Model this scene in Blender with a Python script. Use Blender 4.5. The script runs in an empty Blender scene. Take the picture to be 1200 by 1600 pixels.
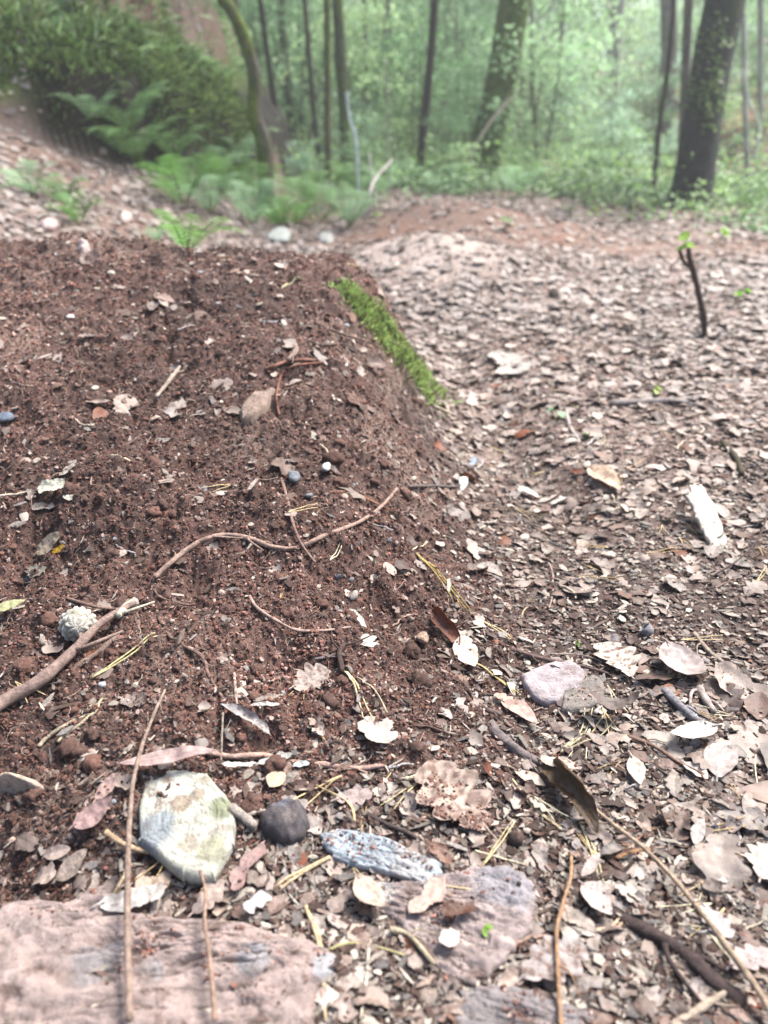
import bpy, math, numpy as np
from math import radians, pi, sin, cos, tan
R0 = np.random.default_rng(11)
scene = bpy.context.scene
COL = scene.collection
# ------------------------------------------------------------------ camera
CAMZ = 0.62; PITCH = radians(25.5); FP = 1256.0          # focal length in photo pixels (1200 wide)
cam_d = bpy.data.cameras.new("camera"); cam = bpy.data.objects.new("camera", cam_d); COL.objects.link(cam)
cam.location = (0, 0, CAMZ); cam.rotation_euler = (pi/2-PITCH, 0, 0)
cam_d.sensor_fit = 'VERTICAL'; cam_d.sensor_height = 24; cam_d.lens = 24*FP/1600
cam_d.clip_start = 0.02; cam_d.clip_end = 500
cam_d.dof.use_dof = True; cam_d.dof.focus_distance = 0.98; cam_d.dof.aperture_fstop = 2.5
scene.camera = cam
# ------------------------------------------------------------------ light
SUN_EL, SUN_AZ = radians(58), radians(58)      # sun ahead and to the right of the camera
w = bpy.data.worlds.new("World"); scene.world = w; w.use_nodes = True
nt = w.node_tree; nt.nodes.clear()
sky = nt.nodes.new("ShaderNodeTexSky"); sky.sky_type = 'NISHITA'; sky.sun_disc = False
sky.sun_elevation = SUN_EL; sky.sun_rotation = SUN_AZ; sky.air_density = 1.0; sky.dust_density = 3.0; sky.ozone_density = 0.6
bg = nt.nodes.new("ShaderNodeBackground"); bg.inputs[1].default_value = 0.075
out = nt.nodes.new("ShaderNodeOutputWorld")
nt.links.new(sky.outputs[0], bg.inputs[0]); nt.links.new(bg.outputs[0], out.inputs[0])
sl = bpy.data.lights.new("sun", 'SUN'); sl.energy = 4.0; sl.angle = radians(26); sl.color = (1, 0.95, 0.88)
so = bpy.data.objects.new("sun", sl); COL.objects.link(so)
so.rotation_euler = (pi/2-SUN_EL, 0, pi-SUN_AZ)
scene.view_settings.view_transform = 'Standard'; scene.view_settings.look = 'None'
scene.view_settings.use_white_balance = True; scene.view_settings.white_balance_temperature = 6250; scene.view_settings.white_balance_tint = 7
scene.view_settings.exposure = 2.05; scene.view_settings.gamma = 1
HAZE = 0.0065
# ------------------------------------------------------------------ noise and helpers
def _hash(ix, iy, seed):
    n = (ix.astype(np.int64)*374761393 + iy.astype(np.int64)*668265263 + seed*1274126177) & 0xffffffff
    n = ((n ^ (n >> 13))*1274126177) & 0xffffffff
    n = n ^ (n >> 16)
    return n.astype(np.float64)/4294967295.0*2-1
def vn(x, y, seed=0):
    x = np.asarray(x, float); y = np.asarray(y, float)
    ix = np.floor(x); iy = np.floor(y); fx = x-ix; fy = y-iy
    fx = fx*fx*(3-2*fx); fy = fy*fy*(3-2*fy)
    a = _hash(ix, iy, seed); b = _hash(ix+1, iy, seed); c = _hash(ix, iy+1, seed); d = _hash(ix+1, iy+1, seed)
    return (a+(b-a)*fx)*(1-fy)+(c+(d-c)*fx)*fy
def fbm(x, y, o=4, seed=0, g=0.5):
    s = 0; a = 1; t = 0
    for i in range(o):
        cs, sn = cos(i*1.1), sin(i*1.1)
        s = s+a*vn((x*cs-y*sn)*2**i, (x*sn+y*cs)*2**i, seed+i*17); t += a; a *= g
    return s/t
def ss(a, b, x):
    t = np.clip((x-a)/(b-a), 0, 1); return t*t*(3-2*t)
def lin(r, g, b):
    f = lambda c: (c/255/12.92 if c/255 < .04045 else ((c/255+.055)/1.055)**2.4)
    return np.array([f(r), f(g), f(b)])
# ------------------------------------------------------------------ the terrain as a function
def xedge(y): return 0.30-0.078*y+.022*vn(y*4.3, y*0+2, 19)+.012*vn(y*11, y*0, 20)
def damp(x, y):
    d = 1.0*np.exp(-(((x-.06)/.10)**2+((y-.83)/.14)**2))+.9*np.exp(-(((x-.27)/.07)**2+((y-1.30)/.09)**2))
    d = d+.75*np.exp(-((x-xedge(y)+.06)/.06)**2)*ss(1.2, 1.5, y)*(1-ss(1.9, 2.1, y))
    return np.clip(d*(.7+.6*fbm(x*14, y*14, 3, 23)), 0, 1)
def soil_mask(x, y):
    n = 0.05*fbm(x*5, y*5, 3, 5)
    wd = 0.42-0.10*np.clip(y, 0, 2)
    side = ss(0, 1, (xedge(y)+n-x)/wd*1.25+0.15)
    side = np.maximum(side, ss(-0.42, -0.5, x+n)*1.0)
    side = np.maximum(side, .85*np.exp(-(((x-.07)/.09)**2+((y-.80)/.14)**2)))
    return side*ss(0.42, 0.72, y+n*1.4+0.22*ss(-.22, -.40, x)-.06*ss(-.2, 0., x))*(1-ss(2.15, 2.45, y+n*1.2))
def toe_x(y): return np.interp(y, [3.6, 4.4, 4.9, 5.5, 6.3, 8, 12, 20, 60], [-7.5, -3.6, -2.35, -1.45, -1.0, -.8, -1.2, -2.5, -8])
def H0(x, y):
    x = np.asarray(x, float); y = np.asarray(y, float)
    z = 0.016*np.clip(y-2, 0, 12)+0.055*np.clip(y-15, 0, 25)
    # soil mound
    wd = 0.52-0.13*np.clip(y, 0, 2)
    side = ss(0, 1, (xedge(y)-x)/wd)
    front = np.clip((y-0.5)/1.42, 0, 1.0)**0.95
    back = 1-ss(1.98, 2.75, y)
    m = (0.325+0.05*np.clip(-x-.1, 0, 1.2))*side*front*back
    # hollow round the cone, holes and steps in the mound
    z = z+m
    z = z-0.03*np.exp(-(((x+.47)/.09)**2+((y-.90)/.06)**2))
    z = z+0.03*np.exp(-(((x+.45)/.13)**2+((y-1.03)/.06)**2))
    z = z-0.05*np.exp(-(((x+.43)/.1)**2+((y-.52)/.07)**2))
    z = z+0.020*np.exp(-(((x+.10)/.12)**2+((y-.98)/.05)**2))
    # gully at the right foot of the mound
    z = z-0.035*np.exp(-((x-xedge(y)-.10)/.08)**2)*ss(1.0, 1.4, y)*(1-ss(2.2, 3, y))
    # low leaf-covered heap beyond
    z = z+0.15*np.exp(-(((x-.25)/.45)**2+((y-3.7)/.5)**2))+0.16*np.exp(-(((x-.45)/.6)**2+((y-5.3)/.6)**2))
    # litter slope and hillside on the left
    z = z+0.40*np.clip(-x-.75, 0, 3)*ss(2.0, 3.6, y)*(1-ss(9, 14, y))
    s = np.clip(toe_x(y)-x+.12*fbm(x*1.3, y*1.3, 3, 9), 0, 12)
    led = .24*fbm(x*2.2, y*2.2, 3, 14)*ss(0, .4, s)
    fl = .15+.85*ss(-2.2, -1.85, x+.2*fbm(x*3, y*3, 2, 85))
    z = z+(0.42*fl*ss(0, .14, s)+.26*fl*ss(.55, .75, s+led)+led+0.62*s-0.03*s*s)*ss(3.4, 4.4, y)
    # rising valley side on the right, far off
    s2 = np.clip(x-3.3-0.10*(y-9), 0, 10)
    z = z+(0.35*ss(0, .5, s2)+0.35*s2)*ss(8, 10, y)
    z = z+0.030*fbm(x*2.1, y*2.1, 3, 3)*ss(1.0, 3.0, y)+0.05*fbm(x*.7, y*.7, 3, 4)*ss(2.5, 6, y)
    return z
def Hf(x, y, fine=True):
    x = np.asarray(x, float); y = np.asarray(y, float)
    s = soil_mask(x, y)
    z = H0(x, y)
    near = 1-ss(3.5, 8, y)
    z = z+(0.006+0.016*s)*fbm(x*8, y*8, 2, 21)
    b = np.abs(vn(x*26, y*26, 31)); b2 = np.abs(vn(x*55+7, y*55, 33))
    hole = ss(.35, .75, vn(x*17+40, y*17+11, 37))
    mod = .35+.65*ss(-.3, .4, vn(x*6+3, y*6, 38))
    fk = np.exp(-((x-xedge(y)+.10)/.09)**2)*ss(1.1, 1.4, y)*(1-ss(2.1, 2.3, y))
    z = z+fk*(.016*vn(x*16, y*11, 39)-.014*(np.abs(vn(x*9+2, y*14, 40)) < .12))
    z = z+(0.003+0.0080*s*mod)*b*1.5+(0.002+0.0042*s*mod)*b2*1.5-.012*s*hole*(y > .5)
    if fine:
        z = z+(0.0018+0.0026*s)*np.abs(vn(x*120, y*120, 35))*near*1.4+(0.0011+0.0010*s)*vn(x*260, y*260, 36)*near
    return z
def project(P):
    P = np.atleast_2d(P); y = P[:, 1]; z = P[:, 2]-CAMZ
    dep = y*cos(PITCH)-z*sin(PITCH); up = y*sin(PITCH)+z*cos(PITCH)
    return 600+FP*P[:, 0]/dep, 800-FP*up/dep, dep
def ray(px, py):
    r = (px-600)/FP; u = -(py-800)/FP
    return np.array([r, cos(PITCH)+u*sin(PITCH), -sin(PITCH)+u*cos(PITCH)])
_T = np.geomspace(.35, 60, 2500)
def hit(px, py, fine=False):
    d = ray(px, py)
    X = d[0]*_T; Y = d[1]*_T; Z = CAMZ+d[2]*_T
    f = Z-Hf(X, Y, fine)
    i = np.argmax(f < 0)
    if i == 0: return np.array([X[-1], Y[-1], Z[-1]])
    a = f[i-1]/(f[i-1]-f[i]); t = _T[i-1]+(_T[i]-_T[i-1])*a
    return np.array([d[0]*t, d[1]*t, CAMZ+d[2]*t])
def normal(x, y, e=.012):
    gx = (H0(x+e, y)-H0(x-e, y))/(2*e); gy = (H0(x, y+e)-H0(x, y-e))/(2*e)
    n = np.stack([-gx, -gy, np.ones_like(gx)], -1); return n/np.linalg.norm(n, axis=-1, keepdims=True)
# ------------------------------------------------------------------ object helpers
def tag(o, label=None, cat=None, group=None, kind=None):
    if label: o['label'] = label
    if cat: o['category'] = cat
    if group: o['group'] = group
    if kind: o['kind'] = kind
    return o
def mk(name, V, F, mat, parent=None, col=None, smooth=True, loc=None):
    V = np.asarray(V, np.float32)
    if loc is not None: V = V-np.asarray(loc, np.float32)
    me = bpy.data.meshes.new(name)
    if isinstance(F, list) and not (len(F) and np.ndim(F[0]) == 2):
        F = [F_ for F_ in F]; lens = np.array([len(f) for f in F]); idx = np.array([i for f in F for i in f], np.int32)
    else:
        parts = F if isinstance(F, list) else [F]
        lens = np.concatenate([np.full(len(p), p.shape[1]) for p in parts]); idx = np.concatenate([p.ravel() for p in parts]).astype(np.int32)
    me.vertices.add(len(V)); me.vertices.foreach_set('co', V.ravel())
    me.loops.add(len(idx)); me.loops.foreach_set('vertex_index', idx)
    me.polygons.add(len(lens)); st = np.concatenate([[0], np.cumsum(lens)[:-1]]).astype(np.int32)
    me.polygons.foreach_set('loop_start', st)
    me.polygons.foreach_set('use_smooth', np.full(len(lens), smooth))
    me.update(calc_edges=True)
    if col is not None:
        col = np.asarray(col, np.float32)
        if col.ndim == 1: col = np.tile(col, (len(V), 1))
        a = me.color_attributes.new('Col', 'FLOAT_COLOR', 'POINT')
        a.data.foreach_set('color', np.concatenate([col[:, :3], np.ones((len(V), 1), np.float32)], 1).astype(np.float32).ravel())
    me.materials.append(mat)
    o = bpy.data.objects.new(name, me); COL.objects.link(o)
    if loc is not None and parent is None: o.location = [float(c) for c in loc]
    if parent is not None:
        o.parent = parent
        if loc is not None:
            o.location = [float(a-b) for a, b in zip(loc, parent.location)]
    return o
def empty(name, loc):
    o = bpy.data.objects.new(name, None); o.empty_display_size = .05; COL.objects.link(o)
    o.location = [float(c) for c in loc]; return o
def copy_tree(o, parent=None):
    c = o.copy(); COL.objects.link(c)
    if parent is not None: c.parent = parent
    for ch in list(o.children): copy_tree(ch, c)
    return c
class MB:
    """collects verts, faces and colours of several shapes for ONE mesh"""
    def __init__(s): s.V = []; s.F = {}; s.C = []; s.n = 0
    def add(s, V, F, c):
        V = np.asarray(V, float); F = np.asarray(F)
        s.V.append(V); s.F.setdefault(F.shape[1], []).append(F+s.n)
        c = np.asarray(c, float); s.C.append(np.tile(c, (len(V), 1)) if c.ndim == 1 else c); s.n += len(V)
    def build(s, name, mat, parent=None, loc=None, smooth=True):
        return mk(name, np.concatenate(s.V), [np.concatenate(f) for f in s.F.values()], mat, parent, np.concatenate(s.C), smooth, loc)
def grid_quads(nu, nv, wrap=False):
    i = np.arange(nu)[:, None]; j = np.arange(nv if wrap else nv)[None, :]
    W = nv if wrap else nv+1
    a = i*W+j; b = i*W+(j+1) % W if wrap else i*W+j+1
    return np.stack([a, b, b+W, a+W], -1).reshape(-1, 4)
def spline(P, n):
    P = np.asarray(P, float)
    Q = np.concatenate([[2*P[0]-P[1]], P, [2*P[-1]-P[-2]]])
    m = len(P)-1; t = np.linspace(0, m-1e-9, n); i = t.astype(int); f = (t-i)[:, None]
    a, b, c, d = Q[i], Q[i+1], Q[i+2], Q[i+3]
    return .5*((2*b)+(-a+c)*f+(2*a-5*b+4*c-d)*f*f+(-a+3*b-3*c+d)*f**3)
def tube(P, rad, k=7, rough=0, seed=0, flat=1.0):
    P = np.asarray(P, float); n = len(P); rad = np.broadcast_to(rad, (n,)).astype(float)
    T = np.gradient(P, axis=0); T /= np.linalg.norm(T, axis=1, keepdims=True)+1e-12
    up = np.array([0, 0, 1.]) if abs(T[:, 2]).mean() < .8 else np.array([0, 1., 0])
    A = np.cross(T, up); A /= np.linalg.norm(A, axis=1, keepdims=True)+1e-9; B = np.cross(A, T)
    th = np.arange(k)*2*pi/k
    r = rad[:, None]*np.ones(k)[None]
    if rough:
        ds = np.concatenate([[0], np.cumsum(np.linalg.norm(np.diff(P, axis=0), axis=1))])
        r = r*(1+rough*fbm(ds[:, None]/(rad.mean()*5)+np.cos(th)[None]*1.3, np.sin(th)[None]*1.3+ds[:, None]*0, 3, seed))
    V = P[:, None]+r[..., None]*(np.cos(th)[None, :, None]*A[:, None]+flat*np.sin(th)[None, :, None]*B[:, None])
    V = V.reshape(-1, 3)
    V = np.concatenate([V, [P[0]-T[0]*rad[0]*.4, P[-1]+T[-1]*rad[-1]*.5]])
    F = [tuple(q) for q in grid_quads(n-1, k, True)]
    j = np.arange(k)
    Ft = np.concatenate([np.stack([(j+1) % k, j, np.full(k, n*k)], 1), np.stack([(n-1)*k+j, (n-1)*k+(j+1) % k, np.full(k, n*k+1)], 1)])
    return V, grid_quads(n-1, k, True), Ft
def add_tube(mb, P, rad, c, **kw):
    V, Q, Tt = tube(P, rad, **kw); n0 = mb.n
    mb.add(V, Q, c); mb.F.setdefault(3, []).append(Tt+n0)
# ------------------------------------------------------------------ materials (procedural)
def material(name, rough=.7, var=(.6, 1.25), scale=60, bump=.3, bscale=None, trans=0, spec=.3, detail=5, tint=None, bdist=.002):
    m = bpy.data.materials.new(name); m.use_nodes = True; nt = m.node_tree; N = nt.nodes; L = nt.links
    b = N['Principled BSDF']; b.inputs['Roughness'].default_value = rough; b.inputs['Specular IOR Level'].default_value = spec
    at = N.new('ShaderNodeAttribute'); at.attribute_name = 'Col'
    tc = N.new('ShaderNodeNewGeometry')
    nz = N.new('ShaderNodeTexNoise'); nz.inputs['Scale'].default_value = scale; nz.inputs['Detail'].default_value = detail; nz.inputs['Roughness'].default_value = .65
    L.new(tc.outputs['Position'], nz.inputs['Vector'])
    mr = N.new('ShaderNodeMapRange'); mr.inputs['From Min'].default_value = .3; mr.inputs['From Max'].default_value = .7
    mr.inputs['To Min'].default_value = var[0]; mr.inputs['To Max'].default_value = var[1]
    L.new(nz.outputs['Fac'], mr.inputs['Value'])
    mx = N.new('ShaderNodeVectorMath'); mx.operation = 'SCALE'
    L.new(at.outputs['Color'], mx.inputs[0]); L.new(mr.outputs[0], mx.inputs['Scale'])
    colout = mx.outputs[0]
    if tint is not None:      # blotches of a second real colour (dirt, lichen, specks)
        tcol, tscale, t0, t1, tamt = tint
        n2 = N.new('ShaderNodeTexNoise'); n2.inputs['Scale'].default_value = tscale; n2.inputs['Detail'].default_value = 6; n2.inputs['Roughness'].default_value = .7
        L.new(tc.outputs['Position'], n2.inputs['Vector'])
        m2 = N.new('ShaderNodeMapRange'); m2.inputs['From Min'].default_value = t0; m2.inputs['From Max'].default_value = t1; m2.inputs['To Max'].default_value = tamt
        L.new(n2.outputs['Fac'], m2.inputs['Value'])
        mm = N.new('ShaderNodeMix'); mm.data_type = 'RGBA'; mm.inputs['B'].default_value = (*tcol, 1)
        L.new(m2.outputs[0], mm.inputs['Factor']); L.new(colout, mm.inputs['A']); colout = mm.outputs['Result']
    L.new(colout, b.inputs['Base Color'])
    if bump:
        n3 = N.new('ShaderNodeTexNoise'); n3.inputs['Scale'].default_value = bscale or scale*3; n3.inputs['Detail'].default_value = 6; n3.inputs['Roughness'].default_value = .7
        L.new(tc.outputs['Position'], n3.inputs['Vector'])
        bp = N.new('ShaderNodeBump'); bp.inputs['Strength'].default_value = bump; bp.inputs['Distance'].default_value = bdist
        L.new(n3.outputs['Fac'], bp.inputs['Height']); L.new(bp.outputs[0], b.inputs['Normal'])
    if trans:
        tr = N.new('ShaderNodeBsdfTranslucent'); ms = N.new('ShaderNodeMixShader'); ms.inputs[0].default_value = trans
        L.new(colout, tr.inputs['Color']); L.new(b.outputs[0], ms.inputs[1]); L.new(tr.outputs[0], ms.inputs[2])
        L.new(ms.outputs[0], N['Material Output'].inputs['Surface'])
    return m
M_ground = material('forest_soil', .9, (.45, 1.5), 90, .9, 420, tint=((.42, .36, .33), 160, .63, .70, .6), bdist=.004)
M_crumb = material('soil_crumb', .95, (.6, 1.35), 300, .6, 700)
M_leaf = material('dry_leaf', .55, (.62, 1.15), 110, .5, 260, trans=.12, spec=.4, tint=((.10, .065, .05), 45, .56, .68, .75))
M_litter = material('leaf_litter', .6, (.6, 1.15), 60, .3, 160, trans=.1, tint=((.10, .065, .05), 30, .58, .70, .6))
M_wood = material('weathered_wood', .8, (.5, 1.25), 170, 1.0, 420, bdist=.003, tint=((.09, .055, .045), 90, .55, .68, .7))
M_stone = material('stone', .85, (.5, 1.3), 160, .9, 600, bdist=.003, tint=((.12, .08, .065), 60, .56, .70, .7))
M_slab = material('flaky_slab', .8, (.6, 1.2), 70, .9, 260, tint=((.11, .07, .058), 34, .55, .66, .85), bdist=.004)
M_bark = material('tree_bark', .9, (.5, 1.4), 14, 1.0, 45, tint=((.07, .10, .03), 4, .52, .68, .7), bdist=.03)
M_green = material('green_foliage', .5, (.7, 1.25), 3, 0, trans=.45, spec=.35)
M_moss = material('moss', .9, (.5, 1.4), 60, .6, 200, trans=.2)
# ------------------------------------------------------------------ ground sheet
def rows():
    ys = [-0.6]
    while ys[-1] < 90:
        y = ys[-1]
        if y < .30: d = .012
        elif y < 1.1: d = .0024
        else: d = .0024*(y/1.1)**1.55
        ys.append(y+d)
    return np.array(ys)
ys = rows()
tt = np.concatenate([np.linspace(-3, -.62, 50)[:-1], np.linspace(-.62, .62, 640), np.linspace(.62, 3, 50)[1:]])
Yg = ys[:, None]*np.ones(len(tt)); Xg = (np.maximum(Yg, .0)*0.98+.30+np.clip(Yg-12, 0, 99)*.6)*tt[None]
Zg = Hf(Xg, Yg)
def heap1(x, y): return ss(.3, .75, np.exp(-(((x-.25)/.42)**2+((y-3.65)/.5)**2))+.3*fbm(x*3, y*3, 3, 62))
def heap2(x, y): return ss(.3, .75, np.exp(-(((x-.4)/.75)**2+((y-5.1)/.9)**2))+.35*fbm(x*3, y*3, 3, 63))
def heap(x, y): return np.clip(heap1(x, y)+heap2(x, y), 0, 1)
def ground_colour(x, y):
    s = soil_mask(x, y)
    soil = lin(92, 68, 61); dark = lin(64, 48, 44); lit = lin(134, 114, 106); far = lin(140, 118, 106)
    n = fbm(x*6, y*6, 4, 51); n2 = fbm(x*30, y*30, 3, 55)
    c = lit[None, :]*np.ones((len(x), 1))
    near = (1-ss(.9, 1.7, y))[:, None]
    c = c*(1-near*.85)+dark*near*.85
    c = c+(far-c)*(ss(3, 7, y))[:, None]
    c = c+(soil*(1+.45*fbm(x*2.6+4, y*2.6, 3, 65))[:, None]-c)*s[:, None]
    c = c+(dark-c)*(ss(.05, .5, n)*.6)[:, None]
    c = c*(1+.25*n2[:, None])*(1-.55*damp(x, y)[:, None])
    c = c+(lin(150, 128, 116)-c)*(.4*s*ss(.1, .5, fbm(x*4+8, y*4, 3, 57)))[:, None]
    # red-brown bare patches on the path
    r = ss(.15, .4, fbm(x*1.7+3, y*1.7, 3, 61))*ss(1.8, 3, y)*(1-ss(7, 9, y))*.5+.5*heap2(x, y)
    r = np.clip(r, 0, .95); c = c+(lin(134, 100, 84)-c)*r[:, None]; c = c+(lin(190, 172, 162)-c)*(heap1(x, y)*(.75+.6*fbm(x*14, y*14, 3, 67)))[:, None]
    hl = ss(.4, .7, np.clip(toe_x(y)-x, 0, 12))*ss(5, 6.5, y)*ss(-2.4, -1.6, x)*ss(-.1, .3, fbm(x*2, y*2, 3, 74)); c = c+(lin(100, 88, 74)*(1+1.1*fbm(x*7, y*7, 4, 64))[:, None]-c)*hl[:, None]
    # mossy / grassy hillside
    sl = np.clip(toe_x(y)-x, 0, 12)*ss(3.4, 4.4, y)
    g = ss(.0, .1, sl)*ss(-.45, .15, fbm(x*1.1, y*1.1, 3, 71)+.35-.25*ss(1.2, 2.5, sl)-.8*ss(-2.2, -1.4, x)*ss(.35, .6, sl))
    c = c+(lin(84, 96, 42)-c)*g[:, None]
    face = ss(-2.2, -1.9, x)*ss(.0, .04, sl)*(1-ss(.25, .40, sl)); c = c+(lin(44, 36, 28)-c)*face[:, None]  # bank foot: dark soil colour, deepened to paint in shade below the overhang
    g2 = ss(9, 12, y)*ss(-.3, .2, fbm(x*.6, y*.6, 3, 73)); c = c+(lin(84, 104, 52)-c)*g2[:, None]
    r2 = ss(3.3, 3.6, x-.1*(y-9))*ss(8, 10, y)*(1-ss(4.5, 6, x-.1*(y-9))); c = c+(lin(130, 80, 58)-c)*r2[:, None]*.8
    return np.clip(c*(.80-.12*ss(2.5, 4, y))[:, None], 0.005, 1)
xf, yf = Xg.ravel(), Yg.ravel()
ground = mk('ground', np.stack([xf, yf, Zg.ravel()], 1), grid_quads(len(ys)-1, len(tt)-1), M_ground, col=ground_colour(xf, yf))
tag(ground, kind='structure')
print('ground', len(xf))
# ------------------------------------------------------------------ scatter engine
def ico():
    t = (1+5**.5)/2
    V = np.array([[-1, t, 0], [1, t, 0], [-1, -t, 0], [1, -t, 0], [0, -1, t], [0, 1, t], [0, -1, -t], [0, 1, -t], [t, 0, -1], [t, 0, 1], [-t, 0, -1], [-t, 0, 1]])
    F = np.array([[0, 11, 5], [0, 5, 1], [0, 1, 7], [0, 7, 10], [0, 10, 11], [1, 5, 9], [5, 11, 4], [11, 10, 2], [10, 7, 6], [7, 1, 8], [3, 9, 4], [3, 4, 2], [3, 2, 6], [3, 6, 8], [3, 8, 9], [4, 9, 5], [2, 4, 11], [6, 2, 10], [8, 6, 7], [9, 8, 1]])
    return V/np.linalg.norm(V[0]), F
IV, IF = ico()
def basis(yaw, tilt, taz, nrm):
    """rotation matrices: local y along yaw in the surface, tilted by tilt about a random axis"""
    n = len(yaw)
    d = np.stack([np.cos(taz)*np.sin(tilt), np.sin(taz)*np.sin(tilt), np.cos(tilt)], 1)
    up = nrm+d-np.array([0, 0, 1.]); up /= np.linalg.norm(up, axis=1, keepdims=True)
    f = np.stack([np.cos(yaw), np.sin(yaw), np.zeros(n)], 1)
    f = f-(f*up).sum(1, keepdims=True)*up; f /= np.linalg.norm(f, axis=1, keepdims=True)
    r = np.cross(f, up)
    return np.stack([r, f, up], 2)      # columns
def merge(variants, F, which, P, Rm, S, C):
    """variants: list of (n,3) arrays with the same faces"""
    VA = np.stack(variants)[which]                      # (N,n,3)
    V = np.einsum('nij,nkj->nki', Rm, VA*S[:, None, :])+P[:, None]
    N, n = V.shape[:2]
    Fa = (F[None]+(np.arange(N)*n)[:, None, None]).reshape(-1, F.shape[1])
    if C.ndim == 2: C = np.repeat(C, n, 0)
    else: C = C.reshape(-1, 3)
    return V.reshape(-1, 3), Fa, C
def sample(n, ylo, yhi, dens, pw=1.0, half=.62, off=.15, rng=R0):
    """positions thinned by a density function; more of them near the camera"""
    u = rng.random(n*2)
    if pw == 0: y = np.exp(np.log(ylo)+(np.log(yhi)-np.log(ylo))*u)
    else: y = (ylo**pw+(yhi**pw-ylo**pw)*u)**(1/pw)
    x = (rng.random(n*2)*2-1)*(half*y+off)
    k = rng.random(n*2) < dens(x, y)
    return x[k][:n], y[k][:n]
# soil crumbs
r = np.random.default_rng(3)
var = []
for i in range(12):
    v = IV*(1+.9*(r.random((12, 1))-.5))*np.array([1.1, .35+.7*r.random(), .35+.5*r.random()]); var.append(v)
def crumbs(name, n, size, ylo, yhi, dens, cols, seed, pw=0, scale_y=True):
    r = np.random.default_rng(seed)
    x, y = sample(n, ylo, yhi, dens, pw, rng=r); n = len(x)
    s = size[0]*(size[1]/size[0])**(r.random(n)**2.0)
    if scale_y: s = s*np.clip(y/1.0, .8, 3)**.6
    z = Hf(x, y)+s*.25
    rm = basis(r.random(n)*2*pi, r.random(n)*1.2, r.random(n)*2*pi, normal(x, y))
    c = cols[r.integers(0, len(cols), n)]*(0.5+1.0*r.random((n, 1))**1.4)
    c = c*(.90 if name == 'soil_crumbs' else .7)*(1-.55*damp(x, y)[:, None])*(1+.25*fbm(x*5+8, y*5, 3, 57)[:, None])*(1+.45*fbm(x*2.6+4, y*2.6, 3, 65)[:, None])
    V, F, C = merge(var, IF, r.integers(0, 12, n), np.stack([x, y, z], 1), rm, np.stack([s, s, s], 1), c)
    o = mk(name, V, F, M_crumb, col=C, smooth=False); tag(o, kind='stuff'); return o
soilc = np.array([lin(102, 70, 60), lin(86, 60, 53), lin(118, 80, 68), lin(98, 66, 56), lin(64, 49, 46), lin(138, 110, 100), lin(104, 73, 62), lin(142, 120, 112)])
c1 = crumbs('soil_crumbs', 150000, (.0008, .0036), .35, 2.6, lambda x, y: .08+.92*soil_mask(x, y), soilc, 5)
tag(c1, 'loose reddish brown soil crumbs covering the mound', 'soil')
grit = np.array([lin(150, 130, 122), lin(120, 96, 88), lin(88, 66, 58), lin(170, 152, 142), lin(70, 54, 50)])
c2 = crumbs('grit', 26000, (.0011, .0045), .35, 3.5, lambda x, y: .22+.5*(1-soil_mask(x, y))*ss(-.4, .4, fbm(x*7, y*7, 3, 77)+.2), grit, 6)
tag(c2, 'fine grit and crumbled litter between the leaves', 'grit')
# clods
r = np.random.default_rng(14); t = np.linspace(.05, pi-.05, 11)[:, None]; a = np.linspace(0, 2*pi, 15)[:-1][None]; SPH = np.stack([np.sin(t)*np.cos(a), np.sin(t)*np.sin(a), np.cos(t)+0*a], -1).reshape(-1, 3)
cv = []
for i in range(14):
    d_ = 1+.55*fbm(SPH[:, 0]*1.6+i*5, SPH[:, 1]*1.6+SPH[:, 2]*1.3, 2, i)+.5*np.abs(vn(SPH[:, 0]*4+i, SPH[:, 1]*4+SPH[:, 2]*3, i))+.25*vn(SPH[:, 0]*9, SPH[:, 1]*9+SPH[:, 2]*8, i); cv.append(SPH*d_[:, None]*[1, .9, .65])
x, y = sample(1100, .42, 2.4, lambda x, y: soil_mask(x, y)*ss(-.1, .4, fbm(x*4, y*4, 3, 58)), .3, rng=r); n = len(x)
s = .0028*(4.2**(r.random(n)**2.2))*np.clip(y, .8, 2)**.4; c = (soilc[r.integers(0, 5, n)]*.3+.7*lin(92, 68, 60))*(.62+.25*r.random((n, 1)))*(1-.5*damp(x, y)[:, None])
cc = np.repeat(c, 154, 0).reshape(n, 154, 3)*(.75+.5*r.random((n, 154, 1)))
V, F, C = merge(cv, grid_quads(10, 14, True), r.integers(0, 14, n), np.stack([x, y, Hf(x, y)+s*.12], 1), basis(r.random(n)*6.28, r.random(n)*.8, r.random(n)*6.28, normal(x, y)), np.stack([s, s, s], 1), cc)
tag(mk('soil_clods', V, F, M_crumb, col=C), 'crumbly clods of earth breaking the surface of the mound', 'soil', kind='stuff')
# slivers and flecks of rotted leaf and wood
var_s = [v*np.array([.16+.22*(k % 4), 1.1+.5*(k % 3), .12])*(1+.3*(k % 3)) for k, v in enumerate(var)]
r = np.random.default_rng(12); x, y = sample(46000, .36, 3.2, lambda x, y: .10+.9*(1-soil_mask(x, y)), 0, rng=r); n = len(x)
s = .0016*(3.4**(r.random(n)**1.8))*np.clip(y, .8, 3)**.6
c = np.array([lin(190, 174, 162), lin(160, 138, 126), lin(120, 96, 86), lin(206, 192, 178), lin(96, 74, 66), lin(150, 140, 136)])[r.integers(0, 6, n)]*(.20+.45*r.random((n, 1))**1.5)
V, F, C = merge(var_s, IF, r.integers(0, 12, n), np.stack([x, y, Hf(x, y)+.0012+.003*r.random(n)], 1), basis(r.random(n)*6.28, np.abs(r.normal(0, .25, n)), r.random(n)*6.28, normal(x, y)), np.stack([s, s, s], 1), c)
tag(mk('litter_flecks', V, F, M_crumb, col=C, smooth=False), 'slivers and flecks of rotted leaf and wood in the litter', 'debris', kind='stuff')
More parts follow.
